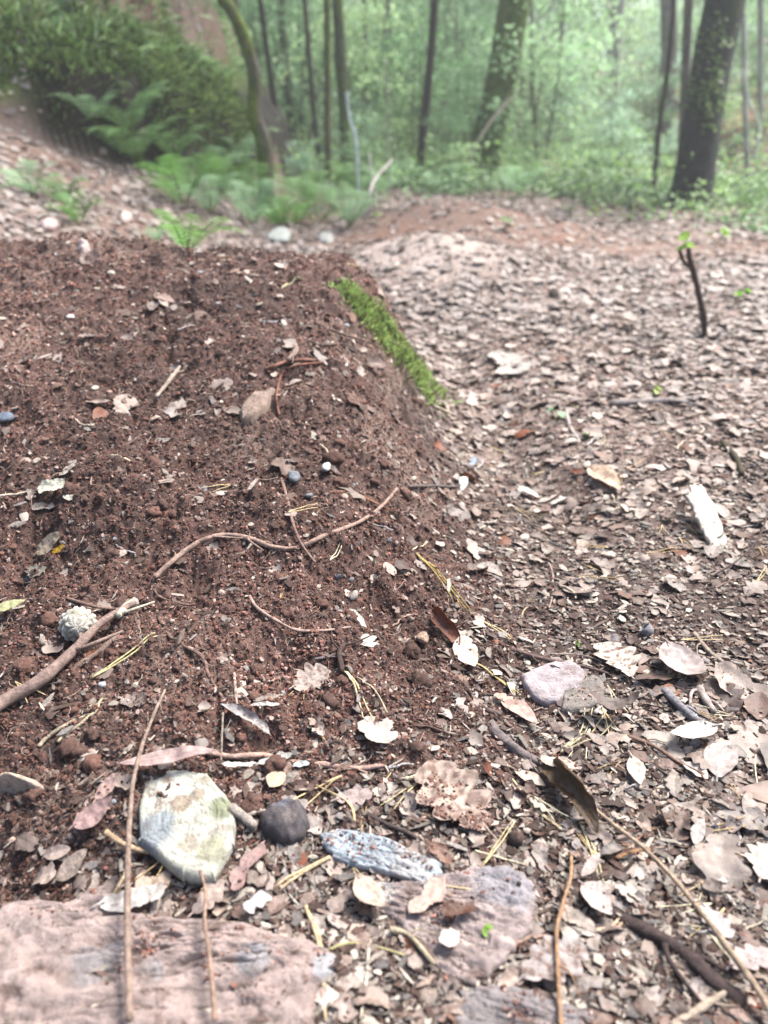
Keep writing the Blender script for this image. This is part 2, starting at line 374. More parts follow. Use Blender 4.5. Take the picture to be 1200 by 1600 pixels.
# ------------------------------------------------------------------ leaves
def leaf_geo(kind, seed, nu, nv, cl=0., cw=0., wr=.6, fold=0.):
    r = np.random.default_rng(seed); u = np.linspace(0, 1, nu+1); v = np.linspace(-1, 1, nv+1)
    sides = []
    for k in range(2):
        ph = r.random()*.25; j = fbm(u*7+seed*3.1, u*0+k*5.5, 2, seed)
        if kind == 'oak':
            env = np.sin(pi*np.clip(u, 0, 1)**1.2)**.65; lob = .66+.5*np.abs(np.sin(pi*(u*3.7+ph)))
            hw = .5*wr*env*lob*(1+.12*j)
        elif kind == 'ovate':
            hw = .5*wr*np.sin(pi*u**.85)**.8*(1+.1*j)
        elif kind == 'lance':
            hw = .5*wr*np.sin(pi*u**.9)**1.1*(1+.06*j)
        else:
            nk = int(r.integers(4, 8)); kn = np.interp(u, np.linspace(0, 1, nk), r.uniform(.35, 1.15, nk))
            hw = .5*wr*(1-np.abs(2*u-1)**(3+4*r.random()))**.6*kn*(1+.10*j)
            hw = hw+.05*wr*vn(u*22+seed, u*0, seed+k)*(1-np.abs(2*u-1)**4)
        sides.append(np.maximum(hw, .003))
    X = np.where(v[None] < 0, v[None]*sides[0][:, None], v[None]*sides[1][:, None]); Y = (u[:, None]-.5)+0*X
    Y = Y+(.10*fbm(v*2+seed, v*0, 2, seed+3)[None]*(np.abs(2*u-1)**2)[:, None] if kind == 'frag' else 0)
    X = X+.06*np.sin(u*3+seed)[:, None]*(1 if kind != 'frag' else .5)
    Z = .045*fbm(X*5+seed*1.7, Y*5, 3, seed+9)+fold*np.abs(X)
    if abs(cw) > 1e-3:
        a = X*cw; X, Z = np.sin(a)/cw-Z*np.sin(a), (1-np.cos(a))/cw+Z*np.cos(a)
    if abs(cl) > 1e-3:
        a = Y*cl; Y, Z = np.sin(a)/cl-Z*np.sin(a), (1-np.cos(a))/cl+Z*np.cos(a)
    V = np.stack([X, Y, Z], -1).reshape(-1, 3); V[:, 2] -= V[:, 2].min()*.6
    return V, grid_quads(nu, nv), (np.repeat(u, nv+1), np.tile(v, nu+1))
PALE = [lin(208, 190, 178), lin(190, 170, 158), lin(222, 206, 192), lin(172, 152, 142), lin(196, 172, 158), lin(180, 166, 158)]
BROWN = [lin(150, 124, 112), lin(128, 102, 92), lin(138, 106, 90), lin(108, 86, 80)]
RUST = [lin(140, 78, 48), lin(118, 66, 44)]
PAL = np.array(PALE+BROWN+RUST)*.70
PNAME = ['pale beige', 'greyish beige', 'cream', 'dull grey brown', 'pinkish beige', 'ash grey', 'light brown', 'mid brown', 'warm brown', 'dark brown', 'rusty', 'dark rust']
NV = 36
vk = [['oak', 'ovate', 'frag', 'frag'][i % 4] for i in range(NV)]
rv = np.random.default_rng(8)
vpar = [(vk[i], 100+i, rv.normal(0, .9), rv.normal(.4, 1.1), {'oak': .62, 'ovate': .5, 'frag': .75}[vk[i]], rv.random()*.35) for i in range(NV)]
def variant(i, nu, nv):
    k, s, cl, cw, wr, fo = vpar[i]; return leaf_geo(k, s, nu, nv, cl, cw, wr, fo)
LOW = [variant(i, 8, 3)[0] for i in range(NV)]; LF = variant(0, 8, 3)[1]
litter_density = lambda x, y: np.clip((1-soil_mask(x, y))*(.32+.68*ss(.8, 1.5, y))*(.45+.55*np.maximum(ss(.15, .35, x-.1*y), ss(1.6, 2, y)))*(.55+.45*ss(-.5, .3, fbm(x*3, y*3, 3, 81)))*(1-.55*ss(.10, .35, fbm(x*1.7+3, y*1.7, 3, 61)))*(1-.5*ss(.05, .3, fbm(x*4.5+1, y*4.5, 3, 66))*ss(1.2, 1.8, y))+.022, 0, 1)*(1-.985*ss(0, .1, np.clip(toe_x(y)-x, 0, 12)*ss(3.4, 4.4, y))*ss(-2.25, -1.75, x+.3*fbm(x*3, y*3, 2, 83))*(1-.85*ss(.5, .7, np.clip(toe_x(y)-x, 0, 12)*ss(3.4, 4.4, y))*ss(-3.0, -2.2, x)))*(1-ss(8, 11, y)*.7)
LV = dict(n=0)
r = np.random.default_rng(21)
X1, Y1 = sample(52000, 1.0, 11, litter_density, .9, half=.66, rng=r)
X2, Y2 = sample(40000, .38, 3.2, litter_density, 0, rng=r)
n1, n2 = len(X1), len(X2)
X3, Y3 = sample(900, .5, 3.2, lambda x, y: litter_density(x, y)*ss(-.3, .3, fbm(x*3+5, y*3, 2, 84)), .3, rng=r)
k = heap(X1, Y1)*.68 < r.random(n1); X1 = X1[k]; Y1 = Y1[k]; n1 = len(X1); n3 = len(X3)
lx = np.concatenate([X1, X2, X3]); ly = np.concatenate([Y1, Y2, Y3]); N = n1+n2+n3
lsz = np.concatenate([.010+.058*r.random(n1)**2.1, .004+.026*r.random(n2)**2.8, .036+.040*r.random(n3)])
lsz[:n1] *= np.clip(.62+.12*ly[:n1], .7, 1.1)
lw = np.where(lsz < .022, r.choice(np.where(np.array(vk) == 'frag')[0], N), r.integers(0, NV, N))
lyaw = r.random(N)*2*pi; ltilt = np.abs(r.normal(0, .20, N)); lta = r.random(N)*2*pi
lnr = normal(lx, ly); lrm = basis(lyaw, ltilt, lta, lnr)
lz = Hf(lx, ly, False)+.001+.010*r.random(N)*np.clip(ly/2, .3, 1.5)
lci = r.choice(12, N, p=[.13, .14, .06, .16, .10, .10, .10, .08, .05, .06, .012, .008])
lcol = PAL[lci]*(.50+.50*r.random((N, 1)))*np.array([1., .97, .97])
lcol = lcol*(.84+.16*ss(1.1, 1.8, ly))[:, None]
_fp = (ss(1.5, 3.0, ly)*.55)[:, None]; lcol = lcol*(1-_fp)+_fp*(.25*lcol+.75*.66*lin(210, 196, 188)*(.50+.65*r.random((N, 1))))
LP = np.stack([lx, ly, lz], 1)
# ------------------------------------------------------------------ landmarks for telling repeats apart
LAND = []      # (phrase, px, py)
def landmark(phrase, p):
    a, b, d = project(p); LAND.append((phrase, float(a[0]), float(b[0])))
def where(p, n=2, k0=0):
    a, b, d = project(p); a = float(a[0]); b = float(b[0])
    L = sorted(LAND, key=lambda l: (l[1]-a)**2+((l[2]-b)*1.15)**2)
    l = L[k0]; dx, dy = a-l[1], b-l[2]
    if abs(dx) > abs(dy): w_ = 'left of' if dx < 0 else 'right of'
    else: w_ = 'beyond' if dy < 0 else 'in front of'
    dist = math.hypot(dx, dy)
    near = 'just ' if dist < 55 else ('' if dist < 120 else 'well ')
    return near+w_+' the '+l[0]
USED = {}
def uniq(base, p, o=None, group=None):
    """label that names the nearest landmark; the second nearest when the first is taken"""
    a, b, d = project(p); L = sorted(LAND, key=lambda l: (l[1]-a[0])**2+((l[2]-b[0])*1.15)**2)
    w0 = where(p)
    for lab in [base+' '+w0]+[base+' '+w0+', towards the '+L[q][0] for q in (1, 2, 3)]+[base+' '+where(p, 2, q) for q in (1, 2, 3)]:
        if len(lab.split()) <= 16 and lab not in USED: USED[lab] = 1; return lab
    return ' '.join(lab.split()[:16]) if len(lab.split()) > 16 and False else (base+' '+where(p))
# ------------------------------------------------------------------ placed leaves
leafcount = [0]
def place_leaf(b, t, wr, kind, col, label, name='dead_leaf', cl=0., cw=0., fold=.1, tilt=0., lift=.004, seed=None, stalk=True, spots=0, mat=None, rise=0., lmark=None, group='dead leaves placed on the ground', cat='leaf', roll=0.):
    """b, t: photo pixels of the leaf's base and tip, both on the ground"""
    leafcount[0] += 1; seed = seed or 500+leafcount[0]
    A, B = hit(*b), hit(*t); mid = (A+B)/2; L = np.linalg.norm(B-A)
    if L > .35: B = A+(B-A)*.2/L; L = .2; mid = (A+B)/2
    mid[2] = max(mid[2], float(Hf(mid[0], mid[1], False)))+lift
    f = (B-A)/max(L, 1e-6); f = f+np.array([0, 0, rise]); f /= np.linalg.norm(f)
    n = normal(mid[0], mid[1]); side = np.cross(f, n); side /= np.linalg.norm(side)
    up = np.cross(side, f); up = up*cos(roll)+side*sin(roll); side = np.cross(f, up)
    V, F, (u, v) = leaf_geo(kind, seed, 44, 18, cl, cw, wr, fold)
    vein = np.exp(-(v/.05)**2)*.9
    if kind in ('oak', 'ovate', 'lance'):
        ph = np.abs(((u-.16*np.abs(v))*9) % 1-.5); vein = np.maximum(vein, .55*np.exp(-((.5-ph)/.09)**2)*(np.abs(v) < .9))
        V[:, 2] += .006*vein
    c = np.array(col)[None]*.57*(1+.25*vein[:, None])*(1+.22*fbm(V[:, 0]*9+seed, V[:, 1]*9, 3, seed)[:, None])
    if spots:
        c = c+(lin(90, 64, 54)-c)*(ss(.5-spots, .75-spots, fbm(V[:, 0]*14, V[:, 1]*14+seed, 4, seed+2)*.5+.5))[:, None]
    W = mid+L*(V[:, 0:1]*side+V[:, 1:2]*f+V[:, 2:3]*up)
    mat = mat or M_leaf
    o = mk(name, W, F, mat, col=c, loc=mid); tag(o, label, cat, group)
    if stalk:
        p0 = W[np.argmin(u+np.abs(v)*.1)] if True else A
        p = [p0+f*.10*L, p0, p0-f*.12*L+side*.02*L-up*.01*L]
        Vt, Q, T = tube(spline(p, 8), np.linspace(.0008, .0011, 8), 5)
        mk('stalk', Vt, [Q, T], M_wood, o, np.array(col)*.75, loc=mid); o.children[0].location = (0, 0, 0)
    if lmark: landmark(lmark, mid)
    return o
def place_tube(name, pts, rad, col, label, cat, k=8, n=None, lift=0., rough=.25, wig=.0, group=None, parent=None, mat=None, lmark=None, seed=1, zoff=None, ends=None):
    """pts: photo pixels followed along the ground"""
    P = np.array([hit(*p) for p in pts]); n = n or max(10, 9*len(pts)); S = spline(P, n)
    rr = np.linspace(rad[0], rad[1], n)
    if wig: S[:, :2] += wig*np.stack([fbm(np.linspace(0, 6, n), np.zeros(n)+seed, 3, seed), fbm(np.linspace(0, 6, n), np.zeros(n)+seed+4, 3, seed)], 1)
    g = Hf(S[:, 0], S[:, 1], False); gp = np.pad(g, 6, mode='edge')
    g = np.array([np.sort(gp[q:q+13])[8] for q in range(n)]); gp = np.pad(g, 4, mode='edge'); g = np.array([gp[q:q+9].mean() for q in range(n)])
    bury = .35+.75*vn(np.linspace(0, n/6, n), np.zeros(n)+rad[0]*5e3, 6) if cat == 'root' else .55
    S[:, 2] = g+rr*bury+lift*(.35 if cat == 'root' and zoff is None else .8)
    d_ = np.array([ray(*q) for q in spline(np.array(pts, float), n)])      # keep to the sighted course, at the smoothed height
    t_ = (S[:, 2]-CAMZ)/d_[:, 2]; ok = d_[:, 2] < -.12
    S[ok, 0] = (d_[:, 0]*t_)[ok]; S[ok, 1] = (d_[:, 1]*t_)[ok]
    if wig: S[:, :2] += wig*np.stack([fbm(np.linspace(0, 6, n), np.zeros(n)+seed, 3, seed), fbm(np.linspace(0, 6, n), np.zeros(n)+seed+4, 3, seed)], 1)
    rr = rr*(1+.22*fbm(np.linspace(0, n/4, n), np.zeros(n)+rad[0]*9e3, 3, seed))
    if zoff is not None: S[:, 2] += np.interp(np.linspace(0, 1, n), np.linspace(0, 1, len(zoff)), zoff)
    V, Q, T = tube(S, rr, k, rough, seed)
    if len(pts) >= 3:      # side shoots and snapped stubs
        rs = np.random.default_rng(int(abs(S[0, 0]*1e5))+n); Vs, Qs, Ts, off = [V], [Q], [T], len(V)
        for q in range(int(rs.integers(1, 2+len(pts)//2))):
            i0 = int(rs.integers(2, n-2)); dv = S[min(i0+1, n-1)]-S[i0-1]; dv /= np.linalg.norm(dv)+1e-9; sd = np.cross(dv, [0, 0, 1])*rs.choice([-1, 1]); Ls = rr[i0]*(4+12*rs.random()**2)
            Pq = spline([S[i0], S[i0]+(sd*.7+dv*.5+[0, 0, .15])*Ls*.5, S[i0]+(sd*.6+dv*.9-[0, 0, .05])*Ls], 6)
            v_, q_, t_ = tube(Pq, np.linspace(rr[i0]*.55, rr[i0]*.25, 6), 6, .2, q); Vs.append(v_); Qs.append(q_+off); Ts.append(t_+off); off += len(v_)
        V = np.concatenate(Vs); Q = np.concatenate(Qs); T = np.concatenate(Ts)
    c = .72*np.array(col)[None]*(1+.3*fbm(V[:, 0]*150, V[:, 1]*150, 3, seed)[:, None])
    loc = S[0] if parent is None else np.array(parent.location)
    o = mk(name, V, [Q, T], mat or M_wood, parent, c, loc=loc)
    if parent is not None: o.location = (0, 0, 0)
    else: tag(o, label, cat, group)
    if lmark: landmark(lmark, S[n//2])
    return o
def outline(px, n, jit, seed):
    P = np.array([hit(*p) for p in px]); c = P.mean(0)
    Q = spline(np.concatenate([P, P[:1]]), n+1)[:-1]
    d = Q-c; a = np.linspace(0, 2*pi, n, endpoint=False)
    d[:, :2] *= (1+jit*fbm(np.cos(a)*4+seed, np.sin(a)*4, 4, seed)[:, None]+jit*.5*vn(np.arange(n)*.7, np.zeros(n), seed)[:, None])
    return c, d[:, :2]
def place_lump(name, px, thick, col, label, cat, kind='stone', n=90, rings=30, jit=.06, seed=1, mat=None, patches=(), lift=0., parent=None, lmark=None, group=None, tiltv=(0, 0), axis=0., edge=None, freq=1., terr=None):
    """a solid piece with an outline given in photo pixels, real thickness, lying on the ground"""
    c, d = outline(px, n, jit, seed)
    size = np.linalg.norm(d, axis=1).mean()
    s = np.linspace(0, 1, rings+1)[1:]**.9
    p = edge or (2.2 if kind == 'stone' else 14)
    XY = [np.zeros((1, 2))]+[d*k for k in s]; XY = np.concatenate(XY); sv = np.concatenate([[0], np.repeat(s, n)])
    ca, sa = cos(axis), sin(axis); A = (XY[:, 0]*ca+XY[:, 1]*sa)/size; B = (-XY[:, 0]*sa+XY[:, 1]*ca)/size
    A = A*freq; B = B*freq
    if kind == 'stone':
        h = thick*np.sqrt(np.clip(1-sv**p, 0, 1))*(1+.45*fbm(A*1.5+seed, B*1.5, 3, seed))+.03*thick*fbm(A*9, B*9, 3, seed)
        g0 = float(H0(c[0], c[1])) ; zb = g0+0*h
        hb = -thick*.75*np.sqrt(np.clip(1-sv**p, 0, 1))
    else:
        f = fbm(A*1.1+seed, B*3.4, 4, seed)*.5+.5
        f = f+.05*fbm(A*6, B*9, 3, seed+2)
        lv = 13; q = f*lv; q = (np.floor(q)+ss(.0, .12, q-np.floor(q)))/lv
        cr = np.minimum(1, np.abs(fbm(A*.8+9, B*4.2+seed, 3, seed+5))*9)
        h = thick*((1-sv**p)**.5*.85+(terr if terr is not None else (1.5 if n > 100 else .5))*(q-.5)*(1-sv**16))+.09*thick*fbm(A*14, B*26, 3, seed)+.06*thick*vn(A*5, B*40, seed+3)-(.5 if n > 115 else .08)*thick*(1-cr)*(1-sv**6)
        zb = H0(c[0]+XY[:, 0], c[1]+XY[:, 1])*.5+.5*float(H0(c[0], c[1])); hb = -np.full(len(h), thick*.6)
    zb = zb+lift+XY[:, 0]*tiltv[0]+XY[:, 1]*tiltv[1]+.004
    top = np.stack([c[0]+XY[:, 0], c[1]+XY[:, 1], zb+h], 1); bot = np.stack([c[0]+XY[:, 0]*.97, c[1]+XY[:, 1]*.97, zb+hb-.001], 1)
    V = np.concatenate([top, bot]); m = len(top)
    j = np.arange(n); j2 = (j+1) % n
    tri = np.stack([np.zeros(n, int), 1+j, 1+j2], 1)
    qs = np.concatenate([np.stack([1+k*n+j, 1+(k+1)*n+j, 1+(k+1)*n+j2, 1+k*n+j2], 1) for k in range(rings-1)])
    e = 1+(rings-1)*n
    sidef = np.stack([e+j, m+e+j, m+e+j2, e+j2], 1)
    F = [np.concatenate([tri, tri[:, ::-1]+m]), np.concatenate([qs, qs[:, ::-1]+m, sidef])]
    C = np.array(col)[None]*(1+.2*fbm(V[:, 0]*60, V[:, 1]*60, 3, seed)[:, None])
    for (ppx, pr, pc, amt) in patches:      # coloured growth or stain with its own outline, placed on the piece
        q0 = hit(*ppx); dd = np.hypot(V[:, 0]-q0[0], (V[:, 1]-q0[1]))/pr+.45*fbm(V[:, 0]*50, V[:, 1]*50, 4, seed+7)
        C = C+(np.array(pc)-C)*((1-ss(.75, 1.1, dd))*amt)[:, None]
    loc = c.copy(); loc[2] = float(H0(c[0], c[1]))
    o = mk(name, V, F, mat or (M_stone if kind == 'stone' else M_slab), parent, np.clip(C*.72, .01, 1), loc=loc)
    if parent is None: tag(o, label, cat, group)
    if lmark: landmark(lmark, loc)
    return o
# ================================================================== placed pieces of the foreground
PINK = lin(166, 146, 140); GREYP = lin(160, 146, 142); BLUEG = lin(170, 174, 180); ROOT = lin(150, 120, 108); DROOT = lin(84, 62, 56)
STRAW = lin(206, 186, 146); WHITEB = lin(212, 202, 192)
# --- slabs and stones
place_lump('flaky_slab', [(-60, 1520), (10, 1445), (110, 1420), (165, 1400), (205, 1440), (330, 1445), (450, 1470), (530, 1505), (505, 1560), (480, 1640), (200, 1690), (-60, 1680)], .012, PINK,
           'large pinkish flaky bark slab across the bottom left corner of the ground', 'slab', 'slab', 200, 70, .05, 3,
           patches=[((395, 1510), .016, BLUEG*.8, .6), ((510, 1520), .014, BLUEG, .7), ((150, 1515), .02, BLUEG*.6, .45), ((240, 1530), .012, BLUEG*.8, .4)], lmark='big bark slab', axis=.1, freq=2.2)
place_lump('lichen_chunk', [(218, 1270), (224, 1212), (225, 1210), (270, 1207), (322, 1212), (324, 1214), (352, 1250), (369, 1283), (370, 1285), (368, 1335), (367, 1338), (338, 1388), (335, 1391), (290, 1392), (287, 1391), (224, 1342), (222, 1338)], .010, lin(196, 192, 178),
           'pale chunk of wood crusted with cream and green lichen', 'wood', 'slab', 110, 60, .03, 14, lift=.006, tiltv=(0, .06),
           patches=[((245, 1322), .020, lin(136, 144, 154), .8), ((348, 1285), .014, lin(122, 126, 92), .8), ((335, 1345), .014, lin(156, 150, 122), .7), ((270, 1240), .02, lin(214, 210, 198), .8), ((285, 1268), .009, lin(150, 126, 106), .75), ((310, 1250), .006, lin(140, 118, 100), .7), ((262, 1228), .005, lin(150, 130, 112), .7), ((300, 1345), .010, lin(170, 152, 134), .6), ((322, 1232), .006, lin(120, 104, 88), .6)], lmark='lichen-crusted chunk', axis=1.45, edge=24, freq=1.6, terr=.55)
place_lump('stone', [(402, 1285), (418, 1256), (450, 1250), (480, 1275), (482, 1308), (455, 1328), (420, 1318)], .019, lin(92, 84, 86),
           'round dark grey pebble beside the lichen chunk, dusted with soil', 'stone', 'stone', 70, 40, .09, 5, edge=3.2, lmark='round dark stone', patches=[((438, 1262), .010, lin(112, 116, 130), .7), ((455, 1300), .008, lin(140, 126, 120), .6)])
place_lump('flaky_slab', [(500, 1312), (540, 1303), (600, 1318), (650, 1340), (690, 1365), (672, 1392), (640, 1388), (590, 1372), (545, 1358), (510, 1335)], .005, BLUEG*1.1,
           'blue grey layered flake of bark right of the round stone', 'slab', 'slab', 120, 46, .09, 8, lift=.004, lmark='blue grey bark flake', axis=-.35, freq=2.2,
           patches=[((560, 1330), .02, lin(160, 172, 184), .6), ((640, 1372), .02, lin(188, 182, 180), .7)])
place_lump('flaky_slab', [(560, 1385), (640, 1385), (700, 1372), (790, 1360), (835, 1400), (830, 1450), (790, 1500), (740, 1545), (690, 1520), (650, 1480), (620, 1450), (590, 1420)], .009, lin(168, 150, 146),
           'pinkish grey bark slab below the blue grey flake, cracked along its length', 'slab', 'slab', 160, 56, .08, 12, lmark='cracked pink slab', axis=-.3, freq=2.4,
           patches=[((780, 1400), .03, lin(150, 146, 152), .8), ((600, 1400), .012, lin(190, 186, 186), .7)])
place_lump('flaky_slab', [(720, 1560), (780, 1550), (880, 1575), (930, 1620), (820, 1680), (700, 1650)], .007, lin(150, 140, 140),
           'grey bark slab cut off by the bottom edge of the picture', 'slab', 'slab', 120, 40, .1, 17, axis=-.3, freq=2)
place_lump('stone', [(812, 1065), (845, 1045), (885, 1040), (912, 1056), (905, 1085), (872, 1102), (835, 1100)], .009, lin(172, 158, 160),
           'flat pinkish grey stone half sunk in litter near a rusty leaf', 'stone', 'slab', 90, 34, .05, 6, lmark='flat pink stone', axis=.2)
place_lump('bark_piece', [(878, 1085), (925, 1062), (945, 1085), (925, 1110), (880, 1120)], .009, lin(142, 132, 126),
           'grey ridged bark piece touching the flat pinkish stone', 'bark', 'slab', 70, 26, .08, 31, axis=.4, freq=2)
place_lump('wood_chip', [(375, 655), (392, 628), (420, 608), (432, 612), (424, 632), (402, 658), (382, 668)], .022, lin(150, 128, 116),
           'weathered grey brown wood splinter standing out of the upper mound', 'wood', 'slab', 70, 24, .05, 9, lift=.006, lmark='wood splinter', axis=1.0, edge=4)
place_leaf((62, 776), (104, 768), .62, 'frag', lin(240, 232, 210), 'bright cream splintered wood chip on the left of the mound', name='wood_chip', cat='wood', group=None, cw=.8, lift=.010, stalk=False, mat=M_wood, seed=991, lmark='cream wood chip')
place_leaf((52, 798), (87, 795), .42, 'frag', lin(186, 170, 160), 'dull grey chip just below the bright cream wood chip', name='wood_chip', cat='wood', group=None, cw=.8, lift=.005, stalk=False, mat=M_wood, seed=992)
place_leaf((101, 779), (114, 787), .6, 'frag', lin(226, 216, 196), 'tiny cream chip right of the bright cream wood chip', name='wood_chip', cat='wood', group=None, cw=.8, lift=.005, stalk=False, mat=M_wood, seed=993)
place_lump('bark_chip', [(1068, 812), (1080, 800), (1105, 815), (1132, 848), (1130, 866), (1108, 858), (1085, 835)], .006, lin(214, 202, 190),
           'white curled bark chip propped over a dark gap on the right', 'bark', 'slab', 80, 26, .22, 13, lift=.026, lmark='white bark chip', axis=-.7, tiltv=(-.1, .35), edge=6)
place_lump('bark_chip', [(215, 1145), (236, 1136), (240, 1160), (228, 1180), (212, 1172)], .010, lin(186, 180, 180),
           'smooth pale grey oval chip left of the thin upright twig', 'bark', 'stone', 50, 16, .04, 14, lmark='oval grey chip')
place_lump('stick', [(-30, 1228), (20, 1226), (66, 1230), (66, 1242), (20, 1244), (-30, 1246)], .014, lin(190, 168, 152), 'short blunt pale stick end at the left edge', 'stick', 'stone', 60, 18, .04, 41, lmark='blunt pale stick')
place_leaf((348, 1201), (402, 1203), 0.3, 'frag', lin(236, 230, 222), 'bright white bark strip lying under a pale root', name='bark_strip', cat='bark', group=None, cw=3.5, lift=.006, stalk=False, mat=M_wood, seed=981)
place_leaf((405, 1204), (458, 1192), 0.34, 'frag', lin(214, 208, 202), 'greyish white bark strip right of a brighter one below the root', name='bark_strip', cat='bark', group=None, cw=3.5, lift=.006, stalk=False, mat=M_wood, seed=982, lmark='white bark strips')
place_leaf((458, 1204), (484, 1200), 0.5, 'frag', lin(214, 218, 220), 'smallest bluish white bark scrap beside the white bark strips', name='bark_strip', cat='bark', group=None, cw=3.5, lift=.006, stalk=False, mat=M_wood, seed=983)
place_leaf((394, 1112), (438, 1110), 0.24, 'frag', lin(226, 216, 208), 'narrow white bark strip above the curved grey bark curl', name='bark_strip', cat='bark', group=None, cw=3.5, lift=.006, stalk=False, mat=M_wood, seed=984)
place_leaf((398, 1104), (436, 1094), 0.4, 'frag', lin(186, 166, 156), 'dull brownish bark scrap just above a narrow white strip', name='bark_strip', cat='bark', group=None, cw=3.5, lift=.006, stalk=False, mat=M_wood, seed=985)
# --- curled bark quill
place_leaf((352, 1120), (424, 1164), .26, 'frag', lin(206, 194, 190), 'curved grey bark curl with a crinkled surface above the white strips', name='bark_curl', cat='bark', group=None, cw=9, cl=-.6, lift=.010, stalk=False, mat=M_wood, seed=990, lmark='grey bark curl')
# --- the cone
def pine_cone(px, Lx, Rx, yaw, label):
    p = hit(*px); nu, nv = 96, 72
    t = np.linspace(0.001, pi-.001, nu+1)[:, None]; a = np.linspace(0, 2*pi, nv+1)[:-1][None]
    zz = -np.cos(t)+0*a; base = np.sin(t)**.85*(1-.16*zz)
    u = zz*1.0
    s1 = np.sin(a*3+u*5.0); s2 = np.sin(a*5-u*5.5)
    sc = np.clip(1-np.maximum(np.abs(s1), np.abs(s2))*1.0, 0, 1)**.6
    rr = Rx*base*(.88+.22*sc)
    V = np.stack([rr*np.cos(a), rr*np.sin(a), zz*Lx], -1).reshape(-1, 3)
    V += .0006*fbm(V[:, 0]*400, V[:, 1]*400+V[:, 2]*300, 3, 4)[:, None]
    ti = radians(62); cy, sy = cos(yaw), sin(yaw)
    Rm = np.array([[cy, -sy, 0], [sy, cy, 0], [0, 0, 1]]) @ np.array([[1, 0, 0], [0, cos(ti), -sin(ti)], [0, sin(ti), cos(ti)]])
    V = V @ Rm.T; loc = p+np.array([0, 0, Rx*.55])
    C = lin(196, 188, 176)[None]*(.45+.75*sc.reshape(-1)[:, None])
    C = C+(lin(120, 124, 92)-C)*(ss(.1, .4, fbm(V[:, 0]*70, V[:, 1]*70, 3, 8))*.5)[:, None]
    q = grid_quads(nu, nv, True)
    o = mk('pine_cone', V+loc, q, M_wood, col=C, loc=loc); tag(o, label, 'cone'); landmark('pine cone', loc)
pine_cone((124, 990), .026, .0205, .35, 'closed weathered pale grey pine cone in a dark hollow of the soil')
# --- roots and sticks
bs = place_tube('stick', [(-40, 1140), (0, 1100), (60, 1068), (120, 1020), (165, 980), (212, 950)], (.0085, .0032), lin(158, 132, 122), 'long thick pinkish stick slanting up to the pine cone from the left edge', 'stick', rough=.12, lift=.004, lmark='long slanting stick', k=12, zoff=[0, 0, .004, .01, .008])
place_tube('stick_end', [(184, 962), (196, 950), (212, 940)], (.0048, .0054), lin(206, 196, 176), None, None, parent=bs, k=12, rough=.05, lift=.012)
place_tube('stick', [(120, 1042), (155, 1018), (188, 990)], (.004, .003), lin(150, 124, 112), 'shorter brown stick lying just under the long slanting stick', 'stick', rough=.2)
mr_ = place_tube('root', [(242, 902), (275, 872), (315, 845), (350, 836), (392, 842), (425, 854), (462, 856), (505, 838), (560, 816), (595, 792), (620, 764)], (.0036, .0026), lin(172, 142, 128), 'long S-shaped pale root winding across the middle of the mound', 'root', lift=.004, rough=.18, lmark='long winding root', k=10)
place_tube('root_branch', [(462, 856), (430, 858), (398, 848)], (.002, .001), lin(160, 130, 116), None, None, parent=mr_)
place_tube('root', [(440, 748), (450, 785), (460, 825), (472, 852), (492, 878)], (.0026, .0016), ROOT, 'short root crossing over the long winding root near its bend', 'root', lift=.005, lmark='crossing root')
place_tube('root', [(388, 928), (402, 950), (430, 968), (462, 984), (505, 985), (548, 980)], (.0020, .0017), lin(186, 156, 142), 'light pink root with knots below the long winding root', 'root', lift=.004, lmark='light pink root')
place_tube('root', [(248, 965), (270, 1000), (315, 1028), (325, 1058), (350, 1092), (382, 1118)], (.0022, .0018), ROOT*.8, 'thin brown root bending downhill towards the grey bark curl', 'root', lift=.003, wig=.003, lmark='thin bending root')
place_tube('root', [(240, 895), (246, 930), (290, 945), (330, 938), (372, 928), (392, 935)], (.0018, .0012), ROOT*.75, 'faint dark root under the left end of the winding root', 'root', wig=.003)
place_tube('root', [(208, 948), (220, 968), (245, 965), (262, 978)], (.0016, .001), ROOT*.8, 'tiny hooked root at the tip of the long slanting stick', 'root', wig=.002)
place_tube('root', [(105, 935), (150, 948), (190, 952)], (.002, .0014), ROOT*.85, 'little root over the hollow above the pine cone', 'root', lift=.01)
place_tube('root', [(436, 648), (432, 622), (440, 585), (460, 572), (505, 566)], (.002, .0025), lin(140, 92, 76), 'reddish root arching over the top of the wood splinter', 'root', lift=.006)
place_tube('root', [(415, 577), (445, 566), (478, 562), (505, 566)], (.004, .0025), lin(150, 104, 88), 'red brown root lying high on the mound', 'root', lift=.006, lmark='red root')
place_tube('root', [(458, 534), (462, 548), (450, 562)], (.006, .004), lin(150, 128, 116), 'stubby pale root knob standing out above the red root', 'root', lift=.01)
place_tube('root', [(495, 505), (530, 520), (570, 532), (598, 545)], (.003, .002), lin(128, 104, 92), 'thin root hanging along the mossy edge of the mound', 'root', lift=.004)
place_tube('root', [(500, 540), (530, 538), (555, 550)], (.004, .003), lin(110, 92, 84), 'dark stub of root below the mossy crest', 'root', lift=.006)
place_tube('root', [(440, 610), (470, 604), (495, 612), (508, 624)], (.002, .0012), lin(140, 104, 90), 'fine root curling right of the wood splinter', 'root', lift=.004)
place_tube('twig', [(244, 620), (262, 598), (280, 574)], (.003, .004), lin(170, 152, 138), 'short straight pale twig on the upper left of the mound', 'twig', lift=.003, lmark='short straight twig')
place_tube('twig', [(638, 760), (680, 759), (718, 761)], (.0024, .0020), lin(120, 106, 102), 'grey level twig with a white end near the right edge of the mound', 'twig', lift=.003, lmark='level grey twig')
